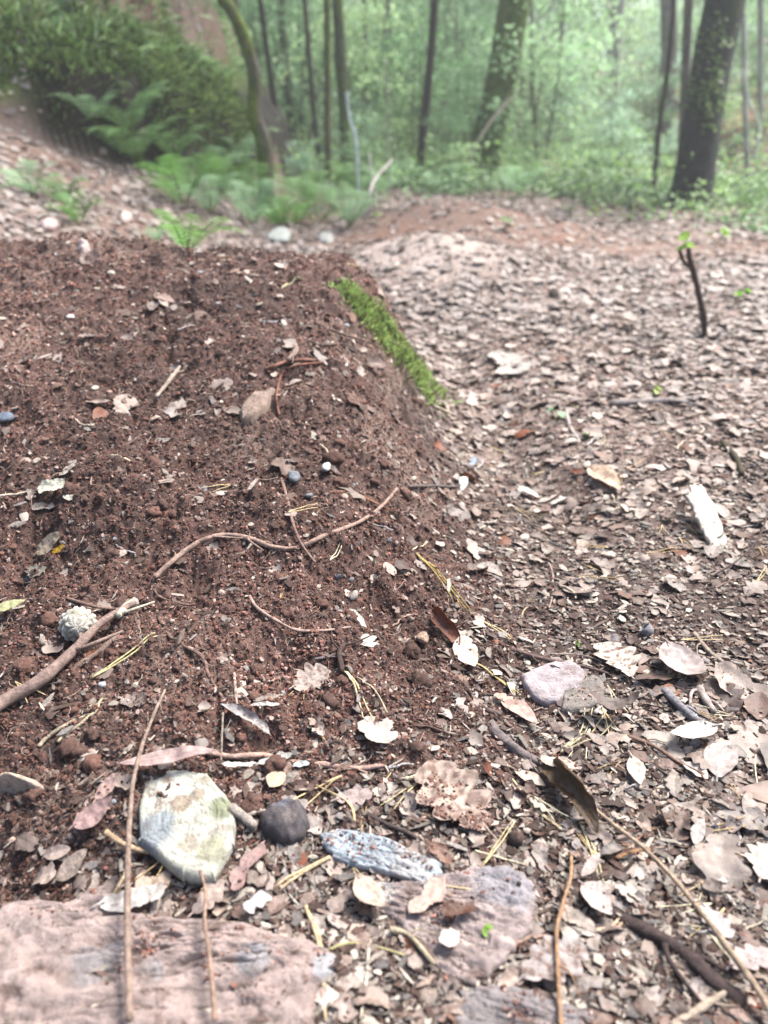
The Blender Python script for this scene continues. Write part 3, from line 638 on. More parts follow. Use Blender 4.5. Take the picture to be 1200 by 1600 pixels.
place_lump('white_chip', [(716, 756), (728, 753), (731, 764), (720, 767)], .005, lin(236, 232, 226), 'white broken chip touching the end of the level grey twig', 'chip', 'slab', 30, 10, .2, 21, lift=.004, edge=5)
place_tube('root', [(660, 768), (664, 780), (650, 792), (640, 806), (628, 808)], (.0012, .0008), ROOT, 'tiny forked rootlet below the level grey twig', 'root', lift=.002)
place_tube('twig', [(536, 1050), (530, 1022), (538, 1006)], (.0035, .003), DROOT, 'dark stubby twig standing beside pale crossed needles', 'twig', lift=.003)
place_tube('twig', [(492, 1030), (512, 1026), (530, 1020)], (.0018, .0014), lin(120, 110, 110), 'thin grey twig above a ragged grey leaf', 'twig')
# upright thin twig at the left, standing clear of the ground
place_tube('stalk', [(258, 1078), (238, 1130), (222, 1190), (214, 1270), (208, 1350), (206, 1440), (206, 1530), (208, 1620)], (.0016, .0030), lin(160, 136, 122), 'long thin brown twig hanging straight down over the lichen chunk and slab', 'twig', lift=.003, zoff=[0, .005, .012, .034, .030, .028, .024, .02], lmark='long upright twig')
place_tube('stalk', [(316, 1385), (325, 1420), (324, 1470), (332, 1530), (340, 1620)], (.0013, .0022), lin(170, 140, 122), 'second thin twig lying down the middle of the big bark slab', 'twig', lift=.003, zoff=[.02, .022, .024, .024, .02])
place_tube('stem', [(926, 1272), (960, 1302), (1010, 1345), (1055, 1395), (1090, 1440), (1130, 1495), (1178, 1562), (1200, 1600)], (.0015, .0030), lin(190, 164, 140), 'long straight straw coloured stem running to the bottom right corner', 'stem', lift=.006, zoff=[.008, .012, .014, .012], lmark='long straw stem', k=10)
place_tube('root', [(950, 1425), (985, 1442), (1030, 1465), (1075, 1495), (1110, 1530), (1160, 1570)], (.0050, .0075), lin(74, 58, 56), 'thick dark root half buried below the long straw stem', 'root', lift=.002, rough=.3, lmark='thick dark root', k=12)
tr_ = place_tube('root', [(1015, 1328), (985, 1332), (962, 1340), (930, 1333), (900, 1338), (865, 1334)], (.0022, .0012), lin(178, 134, 100), 'tan forked root crossing the straw stem and hanging down beneath it', 'root', lift=.007, lmark='tan forked root')
place_tube('root_branch', [(892, 1338), (890, 1380), (878, 1425), (868, 1470), (870, 1540), (874, 1620)], (.0014, .0020), lin(178, 138, 106), None, None, parent=tr_, lift=.004, zoff=[.004, .012, .012, .012])
place_tube('root_branch', [(962, 1340), (985, 1322), (1010, 1300), (1040, 1290)], (.0014, .0008), lin(150, 110, 90), None, None, parent=tr_, lift=.004)
place_tube('root', [(922, 1450), (950, 1480), (985, 1505), (1030, 1520), (1062, 1528)], (.0016, .0010), lin(188, 150, 122), 'tan rootlet under the thick dark root', 'root', lift=.004, wig=.003)
place_tube('stick', [(1050, 1605), (1090, 1578), (1135, 1550)], (.0040, .0022), lin(186, 166, 148), 'pale stick poking up from the bottom edge at the right', 'stick', lift=.006)
place_tube('root', [(766, 1132), (790, 1158), (820, 1180), (850, 1195)], (.0060, .0040), lin(132, 118, 116), 'ridged grey root piece above the dark curled leaf', 'root', rough=.4, k=12, lmark='ridged grey root')
place_tube('root', [(720, 1060), (738, 1088), (758, 1108), (782, 1116)], (.0036, .0026), lin(112, 92, 86), 'brown bent root between the rusty leaf and the ridged root', 'root', rough=.4, lift=.003)
place_tube('root', [(806, 1016), (850, 1030), (905, 1040), (950, 1052)], (.0028, .0016), lin(120, 96, 90), 'dark twig lying over the top of the flat pinkish stone', 'twig', lift=.006, wig=.002)
place_tube('root', [(860, 1022), (910, 1024), (960, 1040)], (.0014, .001), lin(160, 140, 130), 'thin light twig beyond the flat pinkish stone', 'twig', lift=.006)
place_tube('twig', [(980, 1150), (1020, 1165), (1060, 1190), (1110, 1215)], (.0022, .0016), lin(146, 116, 100), 'brown twig under the bright white leaf', 'twig', lift=.008)
place_tube('twig', [(1038, 1078), (1065, 1105), (1095, 1130)], (.0052, .0046), lin(148, 142, 146), 'blue grey bark-stripped stick on the right litter', 'stick', lift=.004, lmark='blue grey stick')
place_tube('twig', [(1092, 1075), (1102, 1092), (1116, 1112)], (.0050, .0040), lin(190, 172, 164), 'short stubby pinkish stick right of the blue grey stick', 'stick', lift=.004)
place_tube('twig', [(1085, 990), (1110, 1020), (1150, 1050), (1185, 1080)], (.0030, .0022), lin(176, 156, 140), 'pale brown stick among leaves at the right edge', 'stick', lift=.006)
place_tube('twig', [(1195, 825), (1180, 860), (1150, 885), (1110, 902)], (.0018, .0012), lin(84, 66, 62), 'thin dark twig arching at the right edge near the white chip', 'twig', lift=.01, zoff=[.03, .02, .01, 0])
place_tube('root', [(846, 868), (862, 890), (864, 925), (858, 950)], (.0020, .0012), lin(176, 150, 136), 'thin curved root hooking down the litter right of the mound', 'root', lift=.003, lmark='hooked thin root')
place_tube('root', [(842, 935), (818, 955), (815, 980), (822, 1000)], (.0014, .001), lin(190, 168, 140), 'straw coloured curl of root left of the hooked root', 'root', lift=.004)
place_tube('root', [(322, 1174), (360, 1182), (410, 1180), (460, 1190), (520, 1196), (560, 1200), (600, 1196)], (.0030, .0024), lin(196, 160, 146), 'pinkish root lying over the white bark strips', 'root', lift=.006, lmark='pinkish root', rough=.3)
place_tube('twig', [(366, 1052), (368, 1080), (370, 1100)], (.0018, .0014), lin(190, 166, 152), 'short upright light twig above the grey bark curl', 'twig', lift=.003)
place_tube('twig', [(345, 1195), (348, 1160), (350, 1128)], (.0012, .0010), lin(184, 168, 150), 'thin twig standing at the left end of the white strips', 'twig', zoff=[0, .01, .012])
place_tube('root', [(60, 1165), (90, 1140), (130, 1118), (146, 1100)], (.0020, .0014), lin(196, 176, 150), 'wavy straw coloured rootlet, upper of a crossed pair at left', 'root', lift=.004, wig=.003, lmark='wavy straw rootlets')
place_tube('root', [(90, 1158), (120, 1135), (148, 1110), (165, 1088)], (.0018, .0012), lin(206, 186, 156), 'wavy straw coloured rootlet, lower of a crossed pair at left', 'root', lift=.005, wig=.003)
place_tube('twig', [(574, 1272), (605, 1288), (635, 1300), (655, 1312)], (.0022, .0018), lin(90, 74, 70), 'dark twig beside the dirty lobed oak leaf', 'twig', lift=.003)
place_tube('twig', [(610, 1452), (640, 1462), (678, 1506)], (.0022, .0018), lin(196, 178, 150), 'pale twig across the litter left of the cracked slab', 'twig', lift=.012)
place_tube('twig', [(360, 1262), (378, 1274), (398, 1290)], (.0052, .0044), lin(172, 158, 148), 'stubby pale twig wedged between lichen chunk and round stone', 'twig', lift=.006)
place_tube('twig', [(150, 1430), (175, 1400), (205, 1350)], (.0016, .0012), lin(196, 170, 140), 'thin tan twig left of the lichen chunk', 'twig', lift=.01)
place_tube('twig', [(165, 1300), (195, 1320), (232, 1332)], (.0030, .0022), lin(204, 172, 140), 'tan stick pointing at the lichen chunk from the left', 'twig', lift=.008)
place_tube('stick', [(885, 640), (890, 665), (905, 690)], (.0055, .004), lin(180, 170, 164), 'short white stick on the litter beside the gully', 'stick', lift=.004, lmark='short white stick')
place_tube('stick', [(955, 630), (1000, 628), (1060, 625), (1110, 618)], (.010, .006), lin(160, 148, 144), 'grey fallen branch piece far right on the litter', 'stick', lift=.004, lmark='grey branch piece')
place_tube('twig', [(1130, 692), (1150, 715), (1160, 740)], (.007, .005), lin(74, 66, 46), 'dark mossy twig at the right edge of the litter', 'twig', lift=.005)
# --- hollow acorn cup
p = hit(1012, 998)
t = np.linspace(0, 1, 14); a = np.linspace(0, 2*pi, 33)[:-1]
prof = [(.001, 0), (.005, .0008), (.0078, .004), (.0088, .009), (.0088, .014), (.0076, .014), (.0074, .009), (.006, .004), (.001, .002)]
Vv = np.array([[q[0]*cos(k), q[0]*sin(k), q[1]] for q in prof for k in a])
ti = radians(50); Rm = np.array([[cos(ti), 0, sin(ti)], [0, 1, 0], [-sin(ti), 0, cos(ti)]]); Rm = np.array([[cos(2.6), -sin(2.6), 0], [sin(2.6), cos(2.6), 0], [0, 0, 1]]) @ Rm
loc = p+np.array([0.004, 0, .006])
o = mk('acorn_cup', Vv @ Rm.T+loc, grid_quads(len(prof)-1, 32, True), M_stone, col=lin(128, 124, 126), loc=loc); tag(o, 'hollow grey acorn cup lying on its side in the litter', 'acorn cup'); landmark('acorn cup', loc)
# --- leaves that can be told apart
place_leaf((756, 1310), (672, 1196), .78, 'oak', lin(192, 166, 150), 'large lobed oak leaf lying flat and half covered in soil crumbs', cl=.4, cw=.3, spots=.14, seed=901, lmark='dirty oak leaf')
place_leaf((846, 1204), (934, 1312), .50, 'ovate', lin(80, 58, 34), 'dark brown leaf rolled into a trough with an olive edge', cw=8, cl=-.5, lift=.008, seed=902, lmark='dark rolled leaf', roll=.2)
place_leaf((846, 1200), (900, 1216), .42, 'frag', lin(206, 182, 166), 'pale flap of leaf at the top of the dark rolled leaf', lift=.014, seed=950, stalk=False)
place_leaf((672, 965), (722, 1016), .50, 'ovate', lin(112, 56, 32), 'glossy rusty brown leaf folded upright beside the soil', cw=6.5, lift=.010, seed=903, lmark='rusty folded leaf', tilt=.4, roll=.7)
place_leaf((716, 1002), (742, 1052), .72, 'ovate', lin(214, 196, 180), 'pale leaf tip lapping against the rusty folded leaf', cl=.8, lift=.006, seed=904, stalk=False)
place_leaf((985, 1068), (938, 1012), .62, 'oak', lin(228, 212, 198), 'cream oak leaf beyond a flat pinkish stone', cw=.8, lift=.008, seed=905, lmark='cream oak leaf', spots=.03)
place_leaf((1040, 1026), (1092, 1084), .74, 'ovate', lin(190, 170, 164), 'curled pinkish leaf with a rusty rim right of the cream oak leaf', cl=1.5, cw=1.2, lift=.012, seed=906, lmark='curled pink leaf')
place_leaf((1118, 1160), (1040, 1168), .60, 'ovate', lin(240, 230, 216), 'brightest white leaf standing proud over a dark gap', cw=1.4, cl=.8, lift=.016, seed=907, lmark='bright white leaf', roll=.15)
place_leaf((782, 1108), (838, 1144), .44, 'ovate', lin(206, 168, 154), 'pink leaf with a red brown streak near the ridged root', cw=1.8, lift=.008, seed=908, lmark='streaked pink leaf')
place_leaf((776, 1092), (800, 1110), .55, 'frag', lin(218, 176, 158), 'small salmon leaf fragment touching the streaked pink leaf', lift=.008, seed=909, stalk=False)
place_leaf((905, 1398), (956, 1444), .70, 'ovate', lin(206, 184, 176), 'rounded pink grey leaf with one ragged edge by the dark root', cl=-.5, cw=.6, lift=.014, seed=910, lmark='rounded pink leaf')
place_leaf((870, 1425), (930, 1465), .5, 'frag', lin(176, 160, 148), 'dull ragged leaf tucked beneath the rounded pink leaf', lift=.006, seed=911)
place_leaf((904, 1378), (938, 1344), .30, 'ovate', lin(188, 166, 160), 'slim mauve leaf standing under the tan forked root', cw=1.5, lift=.008, seed=912, stalk=False)
place_leaf((805, 1210), (850, 1240), .42, 'lance', lin(222, 196, 176), 'peach coloured pointed leaf left of the dark rolled leaf', cw=1.0, lift=.007, seed=913)
place_leaf((668, 1332), (708, 1368), .72, 'frag', lin(150, 112, 96), 'crumpled brown leaf at the end of the blue grey flake', cl=1.6, cw=1.4, lift=.010, seed=914, lmark='crumpled brown leaf')
place_leaf((690, 1495), (716, 1475), .9, 'frag', lin(214, 198, 190), 'small ragged whitish leaf bit on the cracked slab', lift=.016, seed=915, stalk=False)
place_leaf((690, 1450), (742, 1440), .5, 'frag', lin(92, 54, 34), 'dark rusty curled scrap resting on the cracked slab', cw=2.5, lift=.018, seed=916, stalk=False)
place_leaf((640, 1446), (690, 1395), .5, 'frag', lin(200, 168, 154), 'salmon bark-like leaf on the left of the cracked slab', lift=.014, seed=917, stalk=False)
place_leaf((560, 1390), (600, 1440), .6, 'ovate', lin(206, 178, 160), 'peach leaf upright against the left end of the cracked slab', cl=.6, lift=.016, seed=918)
place_leaf((455, 1082), (515, 1058), .72, 'oak', lin(176, 158, 148), 'ragged grey oak leaf above the pale crossed needles', cl=.6, lift=.007, seed=919, spots=.05, lmark='ragged grey leaf')
place_leaf((572, 1130), (606, 1168), .8, 'frag', lin(206, 190, 178), 'torn pale leaf at the foot of the crossed needles', lift=.006, seed=920, lmark='torn pale leaf')
place_leaf((524, 1262), (582, 1248), .62, 'oak', lin(182, 158, 152), 'mauve grey lobed leaf lying above the blue grey flake', lift=.006, seed=921, cl=.5, lmark='mauve lobed leaf')
place_leaf((545, 962), (572, 990), .36, 'frag', lin(218, 210, 196), 'white bent leaf sliver on the lower mound', cw=2.4, lift=.008, seed=922, lmark='white bent sliver', stalk=False)
place_leaf((566, 998), (584, 1016), .9, 'frag', lin(220, 212, 200), 'small white scrap just below the white bent sliver', lift=.005, seed=923, stalk=False)
place_leaf((602, 888), (618, 910), .72, 'ovate', lin(196, 162, 150), 'small smooth pink leaf bit in the middle of the mound', lift=.005, seed=924, stalk=False, lmark='small pink leaf bit')
place_leaf((60, 880), (100, 852), .5, 'ovate', lin(196, 172, 148), 'tan leaf with a bright yellow corner on the left mound', cw=.8, lift=.010, seed=925, lmark='tan and yellow leaf')
place_leaf((82, 868), (102, 858), .7, 'frag', lin(190, 150, 20), 'bright yellow leaf scrap under the tan leaf', lift=.005, seed=926, stalk=False)
place_leaf((50, 892), (62, 906), .9, 'frag', lin(150, 142, 128), 'dull greenish leaf scrap below the tan and yellow leaf', lift=.005, seed=927, stalk=False)
place_leaf((-8, 972), (44, 950), .5, 'ovate', lin(188, 186, 138), 'yellowish green leaf at the left edge of the picture', lift=.012, cw=.6, seed=928, lmark='yellow green leaf')
place_leaf((98, 756), (118, 736), .5, 'frag', lin(184, 172, 160), 'grey upright leaf bit above the cream wood chip', lift=.012, seed=929, stalk=False)
place_leaf((120, 1310), (182, 1262), .55, 'ovate', lin(184, 150, 144), 'mauve pink leaf left of the lichen chunk', cl=.7, cw=.8, lift=.010, seed=930, lmark='mauve pink leaf')
place_leaf((150, 1262), (190, 1222), .5, 'ovate', lin(196, 162, 152), 'smaller pink leaf behind the mauve pink leaf', lift=.010, cw=.9, seed=931)
place_leaf((190, 1215), (350, 1212), .16, 'lance', lin(188, 158, 152), 'long flat pinkish leaf strip along the top of the lichen chunk', lift=.024, seed=932, stalk=False)
place_leaf((422, 1240), (446, 1218), .8, 'ovate', lin(214, 180, 152), 'peach coloured leaf behind the round dark stone', lift=.008, seed=933, stalk=False)
place_leaf((365, 1400), (412, 1330), .42, 'frag', lin(166, 132, 126), 'folded mauve brown leaf right of the lichen chunk', cw=1.5, lift=.010, seed=934, lmark='folded mauve leaf', stalk=False)
place_leaf((160, 1440), (260, 1405), .5, 'frag', lin(196, 186, 180), 'pale ragged leaf above the big bark slab', lift=.014, cl=.5, seed=935)
place_leaf((215, 1405), (268, 1382), .8, 'frag', lin(196, 170, 150), 'tan leaf under the lower edge of the lichen chunk', lift=.010, seed=936)
place_leaf((90, 1385), (140, 1340), .6, 'ovate', lin(170, 150, 138), 'dull brown leaf at the rim of the dark hollow at lower left', lift=.010, seed=937)
place_leaf((300, 1440), (360, 1395), .55, 'oak', lin(186, 164, 152), 'lobed leaf between the lichen chunk and big bark slab', lift=.012, seed=938)
place_leaf((385, 1440), (425, 1420), .8, 'frag', lin(222, 210, 210), 'whitish leaf scrap over the top edge of the big slab', lift=.016, seed=939, stalk=False)
place_leaf((770, 560), (812, 590), .7, 'frag', lin(214, 200, 190), 'pale leaf pair catching light beyond the mound on the path', lift=.012, seed=940)
place_leaf((915, 742), (972, 775), .45, 'ovate', lin(216, 184, 158), 'curled peach leaf on the litter slope right of the gully', cw=2.2, lift=.014, seed=941, lmark='curled peach leaf')
place_leaf((810, 768), (842, 784), .5, 'ovate', lin(226, 216, 204), 'small white leaf at the foot of the mound in the gully', cw=.8, lift=.010, seed=942, lmark='small white leaf')
place_leaf((862, 795), (884, 784), .6, 'frag', lin(216, 206, 196), 'curled white leaf scrap at the dark gully', cw=1.5, lift=.010, seed=943, stalk=False)
place_leaf((958, 520), (986, 512), .8, 'ovate', lin(214, 196, 182), 'large pale leaf raised over shadow in the middle of the path', cl=1.4, lift=.03, seed=944, lmark='raised pale leaf')
place_leaf((1068, 1200), (1102, 1228), .6, 'ovate', lin(214, 198, 190), 'pointed pale leaf in front of the bright white leaf', lift=.008, cw=.7, seed=945)
place_leaf((1120, 1225), (1140, 1165), .5, 'ovate', lin(180, 164, 158), 'long greyish leaf right of the bright white leaf', lift=.008, cw=.9, seed=946)
place_leaf((980, 1188), (1004, 1236), .42, 'lance', lin(206, 190, 178), 'narrow pale leaf pointing down between two needles', lift=.007, seed=947)
place_leaf((1100, 1332), (1135, 1390), .7, 'oak', lin(198, 182, 172), 'grey lobed leaf on the right below the small dark stone', lift=.009, seed=948)
place_leaf((1095, 1425), (1140, 1480), .6, 'oak', lin(196, 180, 176), 'grey torn leaf right of the long straw stem', lift=.009, seed=949)
place_leaf((1180, 1385), (1210, 1340), .8, 'oak', lin(206, 190, 180), 'pale lobed leaf half cut by the right edge', lift=.01, seed=951)
place_leaf((1085, 1330), (1098, 1290), .4, 'ovate', lin(190, 176, 170), 'slim grey leaf above the grey lobed leaf at right', lift=.008, seed=952)
place_leaf((1140, 1530), (1200, 1500), .5, 'oak', lin(190, 168, 164), 'pinkish lobed leaf near the bottom right corner', lift=.01, seed=953)
place_leaf((818, 1545), (905, 1480), .6, 'oak', lin(182, 168, 164), 'grey lobed leaf right of the cracked slab', lift=.009, seed=954, spots=.08)
place_leaf((905, 1120), (1000, 1125), .35, 'frag', lin(120, 102, 96), 'arched grey bark-like leaf over a black hole in the litter', cl=2.2, lift=.022, seed=955, stalk=False, lmark='arched grey leaf')
# --- stones and pebbles that can be told apart
def pebble(px, r_px, col, label, thick=.7, seed=1, lm=None):
    x, y = px; place_lump('pebble', [(x+r_px*cos(a)*(1+.15*sin(a*2+seed)), y-.75*r_px*sin(a)) for a in np.linspace(0, 2*pi, 9)[:-1]], thick*r_px/1256*.95, col, label, 'pebble', 'stone', 30, 10, .05, seed, lmark=lm, group='pebbles in the soil', lift=.001)
pebble((10, 660), 13, lin(110, 118, 134), 'slate blue pebble at the left edge of the upper mound', seed=1, lm='slate blue pebble')
pebble((320, 768), 8, lin(128, 138, 148), 'blue grey pebble left of the crossing root', seed=2)
pebble((310, 818), 7, lin(156, 160, 164), 'small light grey pebble above the winding root', seed=3)
pebble((460, 755), 11, lin(120, 122, 128), 'grey pebble at the top end of the crossing root', seed=4, lm='grey pebble pair')
pebble((510, 743), 8, lin(206, 208, 204), 'white pebble right of the grey pebble on the mound', seed=5)
pebble((483, 780), 6, lin(134, 136, 142), 'little grey pebble below the white pebble', seed=6)
pebble((244, 724), 8, lin(222, 216, 208), 'bright white pebble in the middle of the left mound', seed=7, lm='bright white pebble')
pebble((280, 650), 6, lin(214, 212, 206), 'small white pebble high on the mound left of the splinter', seed=8)
pebble((38, 726), 11, lin(170, 134, 120), 'pinkish pebble on the left of the mound', seed=9, lm='pinkish pebble')
pebble((529, 903), 7, lin(84, 88, 100), 'small dark blue pebble beside the winding root', seed=10)
pebble((553, 940), 8, lin(170, 160, 152), 'beige pebble above the white bent sliver', seed=11)
pebble((1114, 1300), 13, lin(84, 80, 86), 'small dark round stone at the right', seed=12, lm='small dark stone')
pebble((738, 722), 8, lin(150, 164, 180), 'pale blue pebble at the right foot of the mound', seed=13, lm='pale blue pebble')
pebble((477, 1132), 11, lin(96, 82, 80), 'dark brown pebble above the pinkish root', seed=14)
pebble((660, 1010), 9, lin(176, 146, 126), 'round tan pebble left of the rusty folded leaf', seed=15)
pebble((497, 1146), 7, lin(206, 208, 208), 'angular white pebble beside the dark brown pebble', seed=16)
pebble((806, 1318), 14, lin(106, 84, 76), 'soil brown stone beside the dark rolled leaf', seed=17)
pebble((960, 1002), 10, lin(128, 120, 122), 'grey pebble left of the acorn cup', seed=18)
pebble((1085, 1165), 9, lin(140, 134, 138), 'grey pebble half hidden under the bright white leaf', seed=19)
pebble((20, 212), 9, lin(150, 140, 135), 'grey stone on the far litter slope', seed=20)
for i, (px, rr_, cc, lb) in enumerate([((78, 356), 17, lin(226, 196, 190), 'large pinkish white stone behind the left crest of the mound'), ((140, 372), 16, lin(220, 200, 200), 'pinkish white stone right of the larger one on the crest'), ((132, 392), 11, lin(206, 184, 178), 'smaller pink stone below the others on the crest'),
                                 ((197, 346), 11, lin(222, 196, 186), 'lone pink stone beyond the crest of the mound'), ((436, 372), 20, lin(176, 178, 172), 'long pale stone behind the mound under the ferns'), ((510, 374), 14, lin(172, 170, 164), 'small pale stone right of the long pale one under the ferns'), ((520, 402), 22, lin(216, 200, 186), 'cream stone at the right end of the crest')]):
    x, y = px; place_lump('stone', [(x+rr_*cos(a), y-.55*rr_*sin(a)) for a in np.linspace(0, 2*pi, 9)[:-1]], .035, cc, lb, 'stone', 'stone', 36, 12, .10, 60+i, lmark=['big pink stone', None, None, 'lone pink stone', 'long pale stone', None, 'cream stone'][i])
# --- pine needles
def needles(pts, w_, col, label, n=2, spread=14, seed=1):
    r = np.random.default_rng(seed); base = hit(*pts[0]); mb = MB()
    for k in range(n):
        q = [pts[0]]+[(p_[0]+(k-(n-1)/2)*spread*(j+1)/len(pts[1:])*.8+r.normal()*2, p_[1]+(k-(n-1)/2)*spread*.5*(j+1)/len(pts[1:])) for j, p_ in enumerate(pts[1:])]
        P = spline([hit(*z_) for z_ in q], 14); P[:, 2] = np.maximum(P[:, 2], Hf(P[:, 0], P[:, 1], False))+w_+.003
        add_tube(mb, P, np.linspace(w_, w_*.6, 14), np.array(col)*(1-.12*k), k=5)
    o = mb.build('pine_needles', M_wood, loc=base); tag(o, label, 'pine needles', 'dry pine needles on the ground'); return base
landmark('slanting needle pair', needles([(145, 1064), (190, 1035), (245, 996)], .0013, lin(206, 192, 140), 'pale yellow pair of needles right of the long slanting stick', spread=10, seed=1))
landmark('crossed needles', needles([(538, 1054), (565, 1100), (582, 1140)], .0012, lin(222, 204, 158), 'long cream needle pair spreading down from one point near the dark twig', spread=30, seed=2))
needles([(516, 772), (560, 778), (612, 800)], .0010, lin(196, 140, 108), 'orange tan needle pair crossing the right end of the winding root', spread=6, seed=3)
landmark('yellow needle bundle', needles([(650, 868), (690, 905), (725, 955)], .0010, lin(186, 160, 92), 'olive and yellow bundle of needles on the right flank of the mound', n=4, spread=14, seed=4))
needles([(735, 1035), (775, 1062), (810, 1088)], .0010, lin(214, 190, 130), 'yellow needle pair running out below the pale leaf tip', spread=6, seed=5)
needles([(755, 975), (780, 988), (800, 1004)], .0010, lin(214, 196, 150), 'short needle pair right of the rusty folded leaf', spread=5, seed=6)
needles([(878, 1098), (895, 1080), (918, 1068)], .0010, lin(226, 214, 140), 'bright yellow curved needles lying on the grey ridged bark', spread=6, seed=7)
needles([(532, 1218), (500, 1240), (466, 1262)], .0012, lin(214, 186, 140), 'straw needle pair above the round dark stone', spread=22, seed=8)
needles([(555, 1290), (548, 1260), (500, 1235)], .0011, lin(206, 180, 140), 'bent needles reaching the mauve lobed leaf', spread=16, seed=9)
needles([(516, 1345), (475, 1368), (434, 1396)], .0020, lin(206, 176, 140), 'stout tan needle pair left of the blue grey flake', spread=8, seed=10)
needles([(478, 1422), (500, 1490), (508, 1600)], .0019, lin(206, 180, 142), 'long tan needles passing the right end of the big slab', spread=4, seed=11)
needles([(578, 1470), (572, 1540), (560, 1610)], .0016, lin(196, 184, 164), 'long pale needle upright at the bottom edge', n=1, seed=12)
needles([(512, 1490), (560, 1480), (640, 1500)], .0014, lin(176, 164, 120), 'olive needles lying level in the lower litter', spread=5, seed=13)
needles([(800, 1222), (830, 1262), (880, 1300)], .0011, lin(206, 184, 150), 'needle pair left of the dark rolled leaf', spread=8, seed=14)
needles([(905, 1290), (925, 1330), (940, 1380)], .0011, lin(216, 200, 160), 'cream needles hanging below the dark rolled leaf', spread=8, seed=15)
needles([(742, 1334), (780, 1345), (818, 1356)], .0010, lin(214, 200, 170), 'needle pair above the cracked slab', spread=4, seed=16)
needles([(876, 1180), (920, 1150), (938, 1110)], .0011, lin(196, 184, 150), 'bundle of straw needles left of the arched grey leaf', n=4, spread=22, seed=17)
needles([(918, 1460), (955, 1456), (975, 1440)], .0016, lin(214, 180, 150), 'short needles under the rounded pink leaf', spread=10, seed=18)
needles([(1110, 1490), (1150, 1495), (1205, 1500)], .0016, lin(186, 182, 150), 'greenish needles at the right edge below the torn leaf', spread=6, seed=19)
needles([(712, 1000), (725, 1020), (733, 1040)], .0010, lin(226, 206, 150), 'single yellow needle against the pale leaf tip', n=1, seed=20)
needles([(1190, 1270), (1178, 1190), (1200, 1150)], .0010, lin(206, 196, 170), 'hooked thin needle at the right edge', n=1, seed=21)
needles([(605, 1118), (590, 1085), (560, 1062)], .0010, lin(206, 190, 160), 'second needle above the torn pale leaf', n=1, seed=22)
needles([(1084, 1140), (1086, 1122), (1088, 1108)], .0011, lin(226, 216, 190), 'short upright needle behind the bright white leaf', n=1, seed=23)
needles([(440, 455), (455, 446), (472, 438)], .0018, lin(176, 166, 130), 'stout olive needles on the crest of the mound', spread=6, seed=24)
# --- forked dead seedling standing on the path
A = hit(1102, 530); dep = A[1]
def up_at(px, py, Y):
    d = ray(px, py); t = Y/d[1]; return np.array([d[0]*t, Y, CAMZ+d[2]*t])
root = empty('seedling', A); tag(root, 'dark leaning forked seedling stem with a green leaf on the path', 'seedling'); landmark('forked seedling', A)
P = spline([A-[0, 0, .02], up_at(1100, 500, dep), up_at(1090, 450, dep), up_at(1078, 405, dep-.02), up_at(1076, 388, dep-.02)], 24)
V, Q, T = tube(P, np.linspace(.011, .007, 24), 9, .25, 3); mk('stem', V, [Q, T], M_wood, root, lin(70, 56, 50), loc=A).location = (0, 0, 0)
P = spline([up_at(1080, 418, dep), up_at(1068, 408, dep), up_at(1062, 392, dep)], 12)
V, Q, T = tube(P, np.linspace(.007, .005, 12), 8, .25, 4); mk('branch', V, [Q, T], M_wood, root, lin(78, 62, 52), loc=A).location = (0, 0, 0)
for (px, py, s_, az) in [(1070, 372, .05, 1.0), (1066, 388, .035, 2.6), (1078, 384, .03, .2)]:
    V, F, uv = leaf_geo('ovate', 7, 14, 6, .6, .6, .6, .2); c_ = up_at(px, py, dep)
    rm = basis(np.array([az]), np.array([.9]), np.array([az+1]), np.array([[0, 0, 1.]]))[0]
    mk('leaf', c_+(V*s_*1.2) @ rm.T, F, M_green, root, lin(138, 168, 84), loc=A).location = (0, 0, 0)
# little green sprouts on the litter
def sprout(px, h, n, col, label, seed):
    A = hit(*px); r = np.random.default_rng(seed); root = empty('sprout', A); tag(root, label, 'sprout', 'small green sprouts in the litter')
    mb = MB(); ml = MB()
    for k in range(n):
        a = r.random()*2*pi; tip = A+np.array([cos(a)*h*.5, sin(a)*h*.5, h*(.6+.5*r.random())])
        P = spline([A-[0, 0, .004], (A+tip)/2+[0, 0, .1*h], tip], 8); add_tube(mb, P, .0012, lin(90, 110, 60), k=5)
        V, F, uv = leaf_geo('ovate', seed+k, 8, 4, .5, .4, .65, .1); rm = basis(np.array([a]), np.array([.5]), np.array([a]), np.array([[0, 0, 1.]]))[0]
        ml.add(tip+(V*h*.7) @ rm.T, F, np.array(col)*(.8+.4*r.random()))
    for o in (mb.build('stem', M_green, root, loc=A), ml.build('leaves', M_green, root, loc=A)): o.location = (0, 0, 0)
sprout((868, 660), .03, 3, lin(130, 176, 130), 'pale green seedling above the short white stick', 1)
sprout((915, 690), .02, 3, lin(120, 160, 100), 'tiny green sprout right of the short white stick', 2)
sprout((1160, 472), .05, 4, lin(120, 170, 50), 'bright green sprout right of the forked seedling', 3)
sprout((1018, 622), .03, 3, lin(130, 150, 50), 'yellow green sprout by the grey branch piece', 4)
sprout((752, 1462), .012, 4, lin(110, 140, 50), 'tiny green moss sprout on the cracked slab', 5)
sprout((905, 1012), .008, 3, lin(120, 140, 60), 'smallest green sprout left of the cream oak leaf', 6)
sprout((715, 640), .02, 3, lin(110, 140, 70), 'green sprout below the mossy edge of the mound', 7)
sprout((590, 352), .06, 4, lin(120, 150, 60), 'green sprout on the low heap beyond the mound', 8)
sprout((1120, 384), .08, 5, lin(130, 170, 50), 'yellow green sprout on the far right of the path', 9)
sprout((790, 360), .06, 5, lin(120, 150, 90), 'grey green sprout at the far edge of the path', 10)
for q in range(6): USED.clear() if q == 0 else None
